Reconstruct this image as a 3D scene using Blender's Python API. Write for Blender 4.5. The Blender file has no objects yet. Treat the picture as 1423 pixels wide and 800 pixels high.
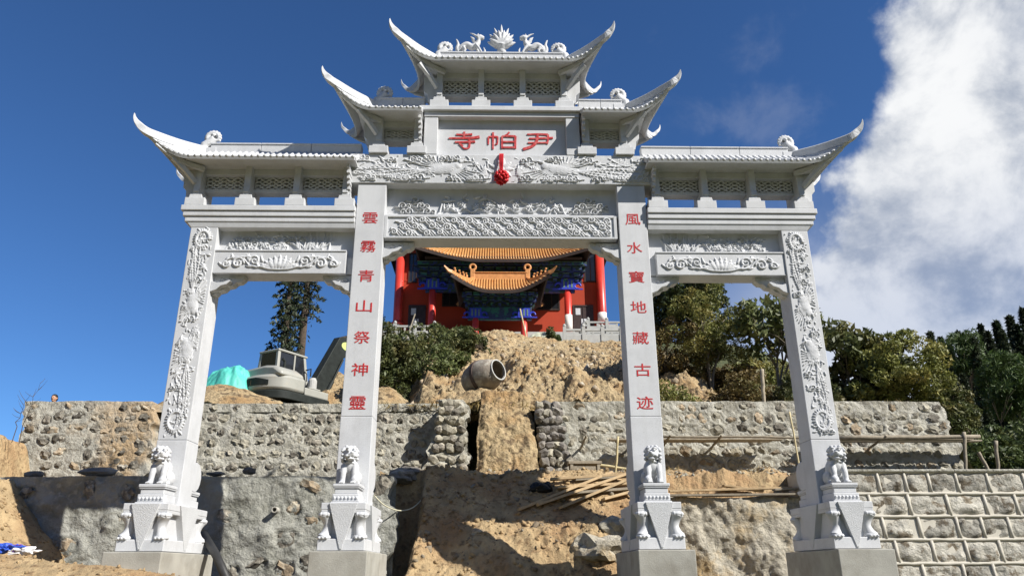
import bpy, bmesh, math, random
import numpy as np
from mathutils import Vector, Matrix, Quaternion, noise as mnoise
PI = math.pi
random.seed(7)
scene = bpy.context.scene
col = scene.collection

# ------------------------------------------------------------------ camera
CX, CY, CZ = -0.1321, -14.0211, -0.3501
FOC, PITCH, YAW, ROLL = 1052.83, 0.35877, 0.023667, -0.004608
_F = Vector((math.sin(YAW)*math.cos(PITCH), math.cos(YAW)*math.cos(PITCH), math.sin(PITCH)))
_R0 = Vector((math.cos(YAW), -math.sin(YAW), 0)); _U0 = _R0.cross(_F)
_R = _R0*math.cos(ROLL) + _U0*math.sin(ROLL); _U = -_R0*math.sin(ROLL) + _U0*math.cos(ROLL)
cam_data = bpy.data.cameras.new('camera'); cam = bpy.data.objects.new('camera', cam_data); col.objects.link(cam)
cam.matrix_world = Matrix(((_R.x, _U.x, -_F.x, CX), (_R.y, _U.y, -_F.y, CY), (_R.z, _U.z, -_F.z, CZ), (0, 0, 0, 1)))
cam_data.sensor_width = 36; cam_data.lens = FOC/1423*36; cam_data.clip_start = .1; cam_data.clip_end = 6000
scene.camera = cam
def at(px, py, Y):
    """world point seen at a photo pixel, at depth Y (used to survey the place)"""
    d = _F + _R*((px-711.5)/FOC) - _U*((py-400)/FOC)
    return Vector((CX, CY, CZ)) + d*((Y-CY)/d.y)

# ------------------------------------------------------------------ sun, sky, exposure
SUN = Vector((1.05, -.70, 1.04)).normalized()
sl = bpy.data.lights.new('sun', 'SUN'); sl.energy = 5.0; sl.angle = math.radians(.5); sl.color = (1, .955, .88)
so = bpy.data.objects.new('sun', sl); col.objects.link(so)
so.rotation_euler = (-SUN).to_track_quat('-Z', 'Y').to_euler(); so.location = (30, -30, 40)
EL = math.asin(SUN.z); AZ = math.atan2(SUN.x, SUN.y)
scene.view_settings.view_transform = 'Standard'; scene.view_settings.look = 'None'
scene.view_settings.exposure = 0.62; scene.view_settings.gamma = 1
world = bpy.data.worlds.new('World'); scene.world = world; world.use_nodes = True
nt = world.node_tree; nt.nodes.clear()
def wn(t, **k):
    n = nt.nodes.new(t)
    for a, b in k.items(): setattr(n, a, b)
    return n
def wl(a, b): nt.links.new(a, b)
def wmath(op, a, b=None, clamp=False):
    n = wn('ShaderNodeMath', operation=op, use_clamp=clamp)
    for i, v in enumerate((a, b)):
        if v is None: continue
        if isinstance(v, (int, float)): n.inputs[i].default_value = v
        else: wl(v, n.inputs[i])
    return n.outputs[0]
sky = wn('ShaderNodeTexSky', sky_type='NISHITA'); sky.sun_disc = False
sky.sun_elevation = EL; sky.sun_rotation = AZ; sky.altitude = 1800; sky.air_density = 1.0; sky.dust_density = .35; sky.ozone_density = 3.0
geo = wn('ShaderNodeTexCoord')
sep = wn('ShaderNodeSeparateXYZ'); wl(geo.outputs['Generated'], sep.inputs[0])
azi = wmath('ARCTAN2', sep.outputs[0], sep.outputs[1])
ele = wmath('ARCSINE', sep.outputs[2])
def wnoise(scale, detail, rough, off, sq=1.0, dist=0.0):
    mp = wn('ShaderNodeMapping'); mp.inputs['Location'].default_value = off; mp.inputs['Scale'].default_value = (1, 1, sq)
    wl(geo.outputs['Generated'], mp.inputs[0])
    n = wn('ShaderNodeTexNoise'); n.inputs['Scale'].default_value = scale; n.inputs['Detail'].default_value = detail
    n.inputs['Roughness'].default_value = rough; n.inputs['Distortion'].default_value = dist
    wl(mp.outputs[0], n.inputs['Vector']); return n.outputs['Fac']
def sstep(v, a, b):
    m = wn('ShaderNodeMapRange', interpolation_type='SMOOTHSTEP'); wl(v, m.inputs[0])
    m.inputs[1].default_value = a; m.inputs[2].default_value = b; return m.outputs[0]
n1 = wnoise(4.2, 10, .56, (2.1, .4, 1.3), 1.0); n2 = wnoise(2.2, 4, .5, (5, 1, .2)); n3 = wnoise(7.5, 10, .6, (.3, 7, 2), 1.1, .25)
# big cumulus bank to the right: its edge leans outwards with height
edge = wmath('SUBTRACT', azi, wmath('ADD', wmath('MULTIPLY', ele, .55), .215))
e2 = wmath('ADD', edge, wmath('MULTIPLY', wmath('SUBTRACT', n1, .5), .50))
bank = sstep(e2, .0, .06)
bank = wmath('MULTIPLY', bank, wmath('ADD', wmath('MULTIPLY', sstep(n2, .30, .55), .16), .84))
bank = wmath('MULTIPLY', bank, wmath('ADD', wmath('MULTIPLY', sstep(ele, .26, .50), .34), .66))
# pale veil under and left of it, plus thin wisps
veil = wmath('MULTIPLY', sstep(wmath('ADD', azi, wmath('MULTIPLY', wmath('SUBTRACT', n2, .5), .5)), .18, .55), sstep(ele, .52, .24))
wisp = wmath('MULTIPLY', sstep(n3, .52, .78), sstep(azi, .05, .34))
wisp = wmath('MULTIPLY', wisp, .09)
bank = wmath('MULTIPLY', bank, sstep(azi, 1.75, 1.2))
cover = wmath('MAXIMUM', bank, wmath('MAXIMUM', wmath('MULTIPLY', veil, .62), wisp), True)
shade = sstep(wmath('ADD', wmath('MULTIPLY', n3, .55), wmath('MULTIPLY', n1, .6)), .46, .63)
cc = wn('ShaderNodeMixRGB'); wl(shade, cc.inputs[0])
cc.inputs[1].default_value = (3.5, 3.95, 4.8, 1); cc.inputs[2].default_value = (8.3, 8.4, 8.5, 1)
tint = wn('ShaderNodeMixRGB', blend_type='MULTIPLY'); tint.inputs[0].default_value = 1
wl(sky.outputs[0], tint.inputs[1]); tint.inputs[2].default_value = (.50, .80, 1.12, 1)
mx = wn('ShaderNodeMixRGB'); wl(cover, mx.inputs[0]); wl(tint.outputs[0], mx.inputs[1]); wl(cc.outputs[0], mx.inputs[2])
bg = wn('ShaderNodeBackground'); wl(mx.outputs[0], bg.inputs[0]); bg.inputs[1].default_value = .074
ow = wn('ShaderNodeOutputWorld'); wl(bg.outputs[0], ow.inputs[0])

# ------------------------------------------------------------------ numpy noise
def _hash(ix, iy, seed):
    h = (ix.astype(np.int64)*374761393 + iy.astype(np.int64)*668265263 + seed*1442695041) & 0xffffffff
    h = ((h ^ (h >> 13))*1274126177) & 0xffffffff
    return ((h ^ (h >> 16)) & 0xffff)/65535.0
def vnoise(x, y, seed=0):
    x = np.asarray(x, float); y = np.asarray(y, float)
    ix = np.floor(x); iy = np.floor(y); fx = x-ix; fy = y-iy
    fx = fx*fx*(3-2*fx); fy = fy*fy*(3-2*fy)
    a = _hash(ix, iy, seed); b = _hash(ix+1, iy, seed); c = _hash(ix, iy+1, seed); d = _hash(ix+1, iy+1, seed)
    return (a*(1-fx)+b*fx)*(1-fy) + (c*(1-fx)+d*fx)*fy
def fbm(x, y, seed=0, oct=4, gain=.5):
    s = 0; a = 1; t = 0
    for i in range(oct):
        s = s + a*vnoise(np.asarray(x)*2**i, np.asarray(y)*2**i, seed+i*17); t += a; a *= gain
    return s/t - .5
def smooth(v, a, b):
    t = np.clip((v-a)/(b-a), 0, 1); return t*t*(3-2*t)

# ------------------------------------------------------------------ materials
def material(name, base, var=.25, scale=3.0, rough=.85, bump=.3, bscale=40.0, rnd=0.0, tint2=None, tscale=.8, tmin=.45, tmax=.65, spec=.3, detail=6, speck=None, bdist=.02, streak=0):
    m = bpy.data.materials.new(name); m.use_nodes = True; t = m.node_tree; L = t.links.new
    b = t.nodes['Principled BSDF']; b.inputs['Roughness'].default_value = rough; b.inputs['Specular IOR Level'].default_value = spec
    g = t.nodes.new('ShaderNodeNewGeometry')
    n = t.nodes.new('ShaderNodeTexNoise'); n.inputs['Scale'].default_value = scale; n.inputs['Detail'].default_value = detail; n.inputs['Roughness'].default_value = .6
    L(g.outputs['Position'], n.inputs['Vector'])
    r = t.nodes.new('ShaderNodeValToRGB'); L(n.outputs['Fac'], r.inputs[0])
    lo = [c*(1-var) for c in base]; hi = [min(1, c*(1+var)) for c in base]
    r.color_ramp.elements[0].position = .3; r.color_ramp.elements[0].color = (*lo, 1)
    r.color_ramp.elements[1].position = .7; r.color_ramp.elements[1].color = (*hi, 1)
    out = r.outputs[0]
    if tint2:
        n2 = t.nodes.new('ShaderNodeTexNoise'); n2.inputs['Scale'].default_value = tscale; n2.inputs['Detail'].default_value = 7; n2.inputs['Roughness'].default_value = .62
        L(g.outputs['Position'], n2.inputs['Vector'])
        mr = t.nodes.new('ShaderNodeMapRange'); mr.inputs[1].default_value = tmin; mr.inputs[2].default_value = tmax; L(n2.outputs['Fac'], mr.inputs[0])
        mm = t.nodes.new('ShaderNodeMixRGB'); L(mr.outputs[0], mm.inputs[0]); L(out, mm.inputs[1]); mm.inputs[2].default_value = (*tint2, 1); out = mm.outputs[0]
    if speck:
        n3 = t.nodes.new('ShaderNodeTexNoise'); n3.inputs['Scale'].default_value = speck[0]; n3.inputs['Detail'].default_value = 2
        L(g.outputs['Position'], n3.inputs['Vector'])
        mr = t.nodes.new('ShaderNodeMapRange'); mr.inputs[1].default_value = .55 if len(speck) < 3 else speck[2]; mr.inputs[2].default_value = .75 if len(speck) < 3 else speck[2]+.12; n3.inputs['Detail'].default_value = 2 if len(speck) < 3 else 6; L(n3.outputs['Fac'], mr.inputs[0])
        mm = t.nodes.new('ShaderNodeMixRGB'); L(mr.outputs[0], mm.inputs[0]); L(out, mm.inputs[1]); mm.inputs[2].default_value = (*speck[1], 1); out = mm.outputs[0]
    if streak:
        mp = t.nodes.new('ShaderNodeMapping'); mp.inputs['Scale'].default_value = (7, 7, .55); L(g.outputs['Position'], mp.inputs[0])
        n5 = t.nodes.new('ShaderNodeTexNoise'); n5.inputs['Scale'].default_value = 1; n5.inputs['Detail'].default_value = 6; L(mp.outputs[0], n5.inputs['Vector'])
        mr = t.nodes.new('ShaderNodeMapRange'); mr.inputs[1].default_value = .5; mr.inputs[2].default_value = .78; mr.inputs[4].default_value = streak; L(n5.outputs['Fac'], mr.inputs[0])
        mm = t.nodes.new('ShaderNodeMixRGB'); L(mr.outputs[0], mm.inputs[0]); L(out, mm.inputs[1]); mm.inputs[2].default_value = (base[0]*.5, base[1]*.47, base[2]*.42, 1); out = mm.outputs[0]
    if rnd:
        oi = t.nodes.new('ShaderNodeObjectInfo'); hs = t.nodes.new('ShaderNodeHueSaturation')
        mr = t.nodes.new('ShaderNodeMapRange'); mr.inputs[3].default_value = 1-rnd; mr.inputs[4].default_value = 1+rnd; L(oi.outputs['Random'], mr.inputs[0])
        L(mr.outputs[0], hs.inputs['Value']); L(out, hs.inputs['Color']); out = hs.outputs[0]
    L(out, b.inputs['Base Color'])
    if bump:
        n4 = t.nodes.new('ShaderNodeTexNoise'); n4.inputs['Scale'].default_value = bscale; n4.inputs['Detail'].default_value = 8; n4.inputs['Roughness'].default_value = .65
        L(g.outputs['Position'], n4.inputs['Vector'])
        bp = t.nodes.new('ShaderNodeBump'); bp.inputs['Strength'].default_value = bump; bp.inputs['Distance'].default_value = bdist
        L(n4.outputs['Fac'], bp.inputs['Height']); L(bp.outputs[0], b.inputs['Normal'])
    return m
def leaf_material(name, base, var=.45, rnd=.25, tint2=None):
    m = material(name, base, var, 2.2, .55, 0, rnd=rnd, spec=.35, tint2=tint2, tscale=1.1, tmin=.5, tmax=.7)
    b = m.node_tree.nodes['Principled BSDF']
    tr = m.node_tree.nodes.new('ShaderNodeBsdfTranslucent'); mix = m.node_tree.nodes.new('ShaderNodeMixShader'); mix.inputs[0].default_value = .22
    src = b.inputs['Base Color'].links[0].from_socket
    L = m.node_tree.links.new; L(src, tr.inputs[0]); L(b.outputs[0], mix.inputs[1]); L(tr.outputs[0], mix.inputs[2])
    L(mix.outputs[0], m.node_tree.nodes['Material Output'].inputs[0]); return m
M = {}
M['stone'] = material('white_granite', (.555, .565, .58), .07, 1.1, .62, .22, 90, tint2=(.48, .49, .505), tscale=2.4, tmin=.47, tmax=.72, speck=(120, (.37, .37, .375)), streak=.16)
M['stone_rough'] = material('chiselled_granite', (.52, .53, .54), .08, 2, .75, .7, 55, speck=(60, (.5, .5, .5)))
M['red_paint'] = material('red_lettering', (.46, .018, .022), .18, 20, .6, 0, tint2=(.52, .09, .09), tscale=30, tmin=.5, tmax=.7)
M['pink_paint'] = material('faded_red_lettering', (.45, .030, .035), .2, 18, .6, 0, tint2=(.58, .17, .16), tscale=14, tmin=.45, tmax=.7)
M['concrete'] = material('plinth_concrete', (.36, .35, .31), .14, 2.2, .9, .3, 45, tint2=(.24, .225, .19), tscale=1.5, tmin=.5, tmax=.75)
M['mortar'] = material('cement_mortar', (.43, .415, .355), .2, 3.4, .95, 1, 12, tint2=(.25, .235, .19), tscale=2.6, tmin=.46, tmax=.66, speck=(11, (.52, .50, .45)), bdist=.07)
M['mortar_dark'] = material('grey_cement_render', (.33, .33, .295), .18, 1.8, .92, 1, 9, tint2=(.19, .19, .16), tscale=1.4, tmin=.44, tmax=.66, speck=(7, (.40, .395, .35)), bdist=.08)
M['mortar_stain'] = material('clay_stained_mortar', (.40, .385, .33), .2, 3.4, .95, 1, 12, tint2=(.42, .31, .19), tscale=.5, tmin=.51, tmax=.66, speck=(10, (.22, .20, .165)), bdist=.07)
M['joint'] = material('pale_pointing', (.50, .47, .40), .1, 4, .9, .4, 40)
M['rubble'] = material('rubble_stone', (.155, .14, .115), .45, 7, .92, 1, 26, rnd=.45, tint2=(.36, .33, .27), tscale=5, tmin=.5, tmax=.62, bdist=.03)
M['rubble_warm'] = material('brown_rubble_stone', (.30, .235, .16), .35, 6, .92, 1, 24, rnd=.4, tint2=(.40, .37, .30), tscale=4, tmin=.5, tmax=.62, bdist=.03)
M['rubble_pale'] = material('pale_rubble_stone', (.34, .315, .25), .3, 6, .92, 1, 20, rnd=.25, tint2=(.22, .20, .16), tscale=4, tmin=.52, tmax=.64, bdist=.03)
M['ashlar'] = material('rough_ashlar', (.42, .40, .345), .3, 5, .92, 1, 9, rnd=.3, tint2=(.17, .14, .10), tscale=4.2, tmin=.50, tmax=.60, bdist=.11)
M['boulder_dark'] = material('dark_boulder', (.17, .155, .14), .3, 4, .9, .8, 20, rnd=.4, tint2=(.30, .28, .24), tscale=3.5, tmin=.5, tmax=.65)
M['dirt'] = material('yellow_clay', (.43, .315, .175), .28, 2.6, .97, 1, 7, tint2=(.36, .225, .115), tscale=.9, tmin=.45, tmax=.65, speck=(7, (.24, .16, .085), .54), bdist=.12)
M['dirt_pale'] = material('gravelly_clay', (.45, .345, .20), .34, 4.2, .97, 1, 6, tint2=(.39, .25, .12), tscale=.9, tmin=.47, tmax=.64, speck=(5, (.17, .12, .07), .53), bdist=.22)
M['rockface'] = material('weathered_rock_face', (.42, .385, .31), .25, 3.2, .95, 1, 13, tint2=(.45, .335, .185), tscale=1.1, tmin=.48, tmax=.62, speck=(9, (.20, .175, .13)), bdist=.08)
M['hillground'] = material('scrubby_earth', (.13, .12, .06), .4, 1.5, .97, 1, 8, tint2=(.06, .075, .03), tscale=.6, tmin=.4, tmax=.6, bdist=.1)
M['wood'] = material('rough_sawn_timber', (.47, .345, .20), .2, 6, .8, .4, 30, rnd=.22)
M['wood_old'] = material('weathered_pole', (.29, .25, .19), .25, 8, .85, .4, 30, rnd=.2)
M['dark_wood'] = material('dark_timber', (.07, .05, .035), .3, 8, .85, .4, 30)
M['bamboo'] = material('dry_bamboo', (.50, .42, .24), .2, 7, .6, .2, 30, rnd=.1)
M['red_cloth'] = material('red_satin', (.52, .012, .018), .2, 20, .45, .3, 60)
M['temple_red'] = material('temple_red_wall', (.37, .045, .018), .1, .8, .8, .15, 20)
M['column_red'] = material('red_lacquer', (.56, .045, .03), .1, 2, .35, .05, 20, spec=.5)
M['dusty_white'] = material('dusty_white_paint', (.42, .42, .40), .15, 6, .6, 0)
M['primer'] = material('white_primer', (.72, .70, .66), .06, 3, .7, .1, 20)
M['tile'] = material('orange_glazed_tile', (.57, .30, .105), .2, 5, .3, .1, 30, spec=.5, tint2=(.50, .19, .05), tscale=2.5, tmin=.5, tmax=.7)
M['tile_trim'] = material('ochre_ridge_tile', (.58, .27, .10), .2, 4, .4, .15, 30)
M['beam_blue'] = material('painted_blue_beam', (.028, .045, .105), .3, 9, .6, 0, tint2=(.03, .14, .12), tscale=3, tmin=.5, tmax=.54)
M['blue'] = material('cobalt_paint', (.03, .05, .45), .2, 9, .5, 0)
M['bracket_green'] = material('painted_green_bracket', (.025, .05, .04), .35, 9, .6, 0, tint2=(.03, .05, .2), tscale=4, tmin=.48, tmax=.52)
M['bracket_line'] = material('pale_bracket_edging', (.12, .2, .17), .2, 9, .6, 0)
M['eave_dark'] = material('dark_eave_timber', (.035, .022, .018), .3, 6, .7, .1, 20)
M['glass'] = material('dark_window_glass', (.02, .022, .026), .2, 3, .08, 0, spec=.6)
M['door_dark'] = material('dark_door_wood', (.05, .032, .03), .3, 5, .5, .1, 30)
M['paper'] = material('pale_paper', (.55, .57, .6), .1, 9, .8, 0)
M['balustrade'] = material('grey_balustrade_stone', (.42, .42, .40), .1, 3, .8, .2, 40)
M['exc_grey'] = material('pale_machine_paint', (.33, .33, .295), .07, 3, .42, .06, 30, spec=.45, tint2=(.36, .33, .27), tscale=2.4, tmin=.55, tmax=.75)
M['exc_dark'] = material('dark_machine_steel', (.020, .024, .022), .3, 5, .6, .15, 30, spec=.2)
M['exc_green'] = material('grey_green_machine_paint', (.17, .19, .14), .15, 3, .45, .06, 30)
M['rubber'] = material('track_rubber', (.03, .028, .025), .3, 8, .8, .4, 30, tint2=(.16, .11, .06), tscale=6, tmin=.5, tmax=.65)
M['badge'] = material('lime_badge', (.50, .58, .20), .1, 9, .5, 0)
M['chrome'] = material('steel_rod', (.5, .5, .5), .1, 9, .25, 0, spec=.7)
M['tarp'] = material('turquoise_tarpaulin', (.075, .43, .36), .16, 2.5, .55, .6, 9, spec=.4)
M['canvas'] = material('pale_canvas_sheet', (.43, .44, .33), .15, 2.5, .85, .3, 24)
M['mixer'] = material('cement_splashed_drum', (.24, .205, .165), .25, 5, .75, .6, 18, tint2=(.40, .37, .31), tscale=4, tmin=.5, tmax=.65)
M['mixer_dark'] = material('rusty_band', (.08, .055, .045), .3, 6, .7, .4, 30)
M['black'] = material('black_bag', (.012, .012, .013), .3, 8, .5, .5, 20)
M['pipe'] = material('black_plastic_pipe', (.03, .03, .03), .2, 8, .5, .2, 20)
M['pvc'] = material('pvc_drain', (.45, .43, .38), .1, 8, .5, 0)
M['white_bag'] = material('white_plastic', (.75, .74, .74), .08, 5, .5, .4, 20)
M['blue_bag'] = material('blue_plastic', (.04, .10, .50), .1, 5, .4, .4, 20)
M['purple_bag'] = material('purple_plastic', (.16, .07, .30), .1, 5, .4, .4, 20)
M['red_net'] = material('red_plastic_netting', (.50, .07, .04), .2, 8, .6, .2, 20)
M['hose'] = material('pale_hose', (.55, .52, .38), .1, 8, .6, 0)
M['skin'] = material('skin', (.45, .25, .16), .06, 6, .55, 0)
M['hair'] = material('black_hair', (.012, .010, .009), .2, 30, .5, .3, 90)
M['jacket'] = material('dark_jacket', (.035, .025, .025), .2, 6, .85, .3, 30)
M['bark'] = material('bark', (.085, .065, .048), .35, 9, .95, 1, 22)
M['bark_pale'] = material('pale_bark', (.20, .17, .13), .3, 9, .95, .8, 22)
M['leaf_dark'] = leaf_material('dark_broad_leaves', (.072, .10, .034), tint2=(.15, .145, .048))
M['leaf_mid'] = leaf_material('olive_leaves', (.16, .17, .045), tint2=(.26, .20, .06))
M['leaf_big'] = leaf_material('glossy_large_leaves', (.11, .13, .048), .45, .3, (.22, .19, .07))
M['leaf_brown'] = leaf_material('dry_scrub_leaves', (.16, .115, .042), tint2=(.09, .105, .033))
M['leaf_bush'] = leaf_material('bush_leaves', (.095, .115, .038), tint2=(.19, .155, .055))
M['needle'] = leaf_material('conifer_needles', (.022, .036, .017), .4, .2)
M['needle_mid'] = leaf_material('blue_green_needles', (.050, .066, .036), .4, .2)
M['bamboo_leaf'] = leaf_material('feathery_bamboo_leaves', (.07, .11, .03), .4, .2)
M['dry_grass'] = leaf_material('dry_grass', (.32, .24, .10), .3, .1)

# ------------------------------------------------------------------ mesh helpers
OFF = {}                                     # world position every thing's part meshes are measured from
class MB:
    def __init__(s): s.v = []; s.f = []
    def add(s, vs, fs):
        o = len(s.v); s.v += [tuple(p) for p in vs]; s.f += [tuple(i+o for i in f) for f in fs]; return s
    def box(s, x0, x1, y0, y1, z0, z1):
        return s.add([(x0,y0,z0),(x1,y0,z0),(x1,y1,z0),(x0,y1,z0),(x0,y0,z1),(x1,y0,z1),(x1,y1,z1),(x0,y1,z1)],
                     [(0,3,2,1),(4,5,6,7),(0,1,5,4),(1,2,6,5),(2,3,7,6),(3,0,4,7)])
    def frustum(s, a, b):                    # a, b = (x0,x1,y0,y1,z)
        return s.add([(a[0],a[2],a[4]),(a[1],a[2],a[4]),(a[1],a[3],a[4]),(a[0],a[3],a[4]),(b[0],b[2],b[4]),(b[1],b[2],b[4]),(b[1],b[3],b[4]),(b[0],b[3],b[4])],
                     [(0,3,2,1),(4,5,6,7),(0,1,5,4),(1,2,6,5),(2,3,7,6),(3,0,4,7)])
    def prism(s, pts, a, b, axis='y'):       # polygon extruded along an axis
        n = len(pts)
        def mk(p, t): return (p[0], t, p[1]) if axis == 'y' else ((t, p[0], p[1]) if axis == 'x' else (p[0], p[1], t))
        return s.add([mk(p, a) for p in pts] + [mk(p, b) for p in pts],
                     [tuple(range(n)), tuple(range(2*n-1, n-1, -1))] + [(i, i+n, (i+1) % n+n, (i+1) % n) for i in range(n)])
    def tube(s, path, r, n=8, cap=True):
        P = [Vector(p) for p in path]; k = len(P); R = r if isinstance(r, (list, tuple)) else [r]*k
        T = [(P[min(i+1, k-1)]-P[max(i-1, 0)]).normalized() for i in range(k)]
        up = Vector((0, 0, 1)) if abs(T[0].z) < .9 else Vector((1, 0, 0))
        a = T[0].cross(up).normalized(); vs = []
        for i in range(k):
            a = (a - T[i]*a.dot(T[i])); a = a.normalized() if a.length > 1e-6 else T[i].orthogonal().normalized()
            b = T[i].cross(a)
            for j in range(n):
                t = 2*PI*j/n; vs.append(P[i] + (a*math.cos(t)+b*math.sin(t))*R[i])
        fs = [(i*n+j, i*n+(j+1) % n, (i+1)*n+(j+1) % n, (i+1)*n+j) for i in range(k-1) for j in range(n)]
        if cap: fs += [tuple(range(n-1, -1, -1)), tuple(range((k-1)*n, k*n))]
        return s.add(vs, fs)
    def sweep(s, path, prof, scale=None, side=None):   # profile (a,b): a along side vector, b along up
        P = [Vector(p) for p in path]; k = len(P); n = len(prof); vs = []
        for i in range(k):
            T = (P[min(i+1, k-1)]-P[max(i-1, 0)]).normalized()
            sd = Vector(side) if side is not None else T.cross(Vector((0, 0, 1)))
            sd = (sd - T*sd.dot(T)); sd = sd.normalized() if sd.length > 1e-4 else T.orthogonal().normalized()
            u = sd.cross(T); sc = scale[i] if scale else 1
            vs += [P[i]+(sd*a+u*b)*sc for a, b in prof]
        fs = [(i*n+j, i*n+(j+1) % n, (i+1)*n+(j+1) % n, (i+1)*n+j) for i in range(k-1) for j in range(n)]
        fs += [tuple(range(n-1, -1, -1)), tuple(range((k-1)*n, k*n))]
        return s.add(vs, fs)
    def lathe(s, prof, n=16, c=(0, 0, 0), M4=None, cap=True):
        k = len(prof); vs = []
        for r, z in prof:
            for j in range(n):
                p = Vector((r*math.cos(2*PI*j/n), r*math.sin(2*PI*j/n), z)); p = M4 @ p if M4 else p; vs.append(p+Vector(c))
        fs = [(i*n+j, i*n+(j+1) % n, (i+1)*n+(j+1) % n, (i+1)*n+j) for i in range(k-1) for j in range(n)]
        if cap: fs += [tuple(range(n-1, -1, -1)), tuple(range((k-1)*n, k*n))]
        return s.add(vs, fs)
    def ico(s, c, r, sub=2, jit=0, seed=0, M4=None):
        bm = bmesh.new(); bmesh.ops.create_icosphere(bm, subdivisions=sub, radius=1)
        rr = Vector(r) if not isinstance(r, (int, float)) else Vector((r, r, r)); vs = []
        for v in bm.verts:
            p = v.co.copy()
            if jit: p *= 1 + jit*mnoise.noise(p*1.7+Vector((seed*3.1, seed*1.7, seed)))*1.6
            p = Vector((p.x*rr.x, p.y*rr.y, p.z*rr.z)); p = M4 @ p if M4 else p; vs.append(p+Vector(c))
        fs = [tuple(v.index for v in f.verts) for f in bm.faces]; bm.free()
        return s.add(vs, fs)
    def grid(s, G, flip=False):
        G = np.asarray(G); n, m = G.shape[:2]; o = len(s.v)
        s.v += [tuple(p) for p in G.reshape(-1, 3).tolist()]
        for i in range(n-1):
            for j in range(m-1):
                a = o+i*m+j; q = (a, a+1, a+m+1, a+m); s.f.append(q[::-1] if flip else q)
        return s
    def rot(s, M4, start=0):
        s.v[start:] = [tuple(M4 @ Vector(p)) for p in s.v[start:]]; return s
    def mesh(s, name, fix=True):
        me = bpy.data.meshes.new(name); me.from_pydata(s.v, [], s.f)
        if fix:
            bm = bmesh.new(); bm.from_mesh(me); bmesh.ops.recalc_face_normals(bm, faces=bm.faces); bm.to_mesh(me); bm.free()
        me.update(); return me
    def build(s, name, m, parent=None, smooth=False, bevel=0, fix=True, world=True, **tags):
        off = OFF.get(parent.name) if parent is not None else None
        if world and off is not None and off.length > 0: s.v = [(p[0]-off.x, p[1]-off.y, p[2]-off.z) for p in s.v]
        return link(name, s.mesh(name, fix), m, parent, smooth, bevel, off, **tags)
def link(name, me, m, parent=None, smooth=False, bevel=0, off=None, **tags):
    if m is not None and not me.materials: me.materials.append(M[m] if isinstance(m, str) else m)
    if smooth: me.polygons.foreach_set('use_smooth', [True]*len(me.polygons))
    if smooth == 'angle': me.set_sharp_from_angle(angle=math.radians(38))
    o = bpy.data.objects.new(name, me); col.objects.link(o)
    if parent is not None: o.parent = parent
    if bevel:
        b = o.modifiers.new('bevel', 'BEVEL'); b.width = bevel; b.segments = 2; b.limit_method = 'ANGLE'; b.angle_limit = math.radians(40)
    OFF[o.name] = off.copy() if off is not None else Vector((0, 0, 0))
    tag(o, **tags); return o
def tag(o, label=None, cat=None, group=None, kind=None):
    if label: o['label'] = label
    if cat: o['category'] = cat
    if group: o['group'] = group
    if kind: o['kind'] = kind
    return o
def thing(name, label, cat, loc=(0, 0, 0), group=None, measured=True):
    o = bpy.data.objects.new(name, None); o.empty_display_size = .2; col.objects.link(o); o.location = loc
    OFF[o.name] = Vector(loc) if measured else Vector((0, 0, 0))
    return tag(o, label, cat, group)
def grid_mesh(G, name):
    """fast quad grid from an (n,m,3) array"""
    G = np.asarray(G, np.float32); n, m = G.shape[:2]
    i = np.arange(n-1)[:, None]*m + np.arange(m-1)[None, :]
    q = np.stack([i, i+1, i+m+1, i+m], -1).reshape(-1, 4).astype(np.int32)
    return quads_mesh(G.reshape(-1, 3), q, name)
def quads_mesh(V, Q, name):
    me = bpy.data.meshes.new(name); k = Q.shape[1]
    me.vertices.add(len(V)); me.vertices.foreach_set('co', np.asarray(V, np.float32).ravel())
    me.loops.add(Q.size); me.loops.foreach_set('vertex_index', Q.ravel())
    me.polygons.add(len(Q)); me.polygons.foreach_set('loop_start', np.arange(0, Q.size, k, dtype=np.int32))
    me.polygons.foreach_set('loop_total', np.full(len(Q), k, np.int32))
    me.update(calc_edges=True); return me
def fuse(mb, name, voxel, smooth_it=2):
    """fuse overlapping volumes into one continuous carved surface"""
    o = bpy.data.objects.new(name, mb.mesh(name)); col.objects.link(o)
    r = o.modifiers.new('r', 'REMESH'); r.mode = 'VOXEL'; r.voxel_size = voxel
    if smooth_it:
        sm = o.modifiers.new('s', 'SMOOTH'); sm.iterations = smooth_it; sm.factor = .5
    dg = bpy.context.evaluated_depsgraph_get(); me = bpy.data.meshes.new_from_object(o.evaluated_get(dg))
    bpy.data.objects.remove(o); me.name = name
    me.polygons.foreach_set('use_smooth', [True]*len(me.polygons)); return me
def catmull(pts, n=6):
    P = [Vector(p) for p in pts]; out = []
    for i in range(len(P)-1):
        a, b, c, d = P[max(i-1, 0)], P[i], P[i+1], P[min(i+2, len(P)-1)]
        for k in range(n):
            t = k/n; out.append(.5*((2*b)+(c-a)*t+(2*a-5*b+4*c-d)*t*t+(3*b-a-3*c+d)*t*t*t))
    out.append(P[-1]); return out
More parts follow.
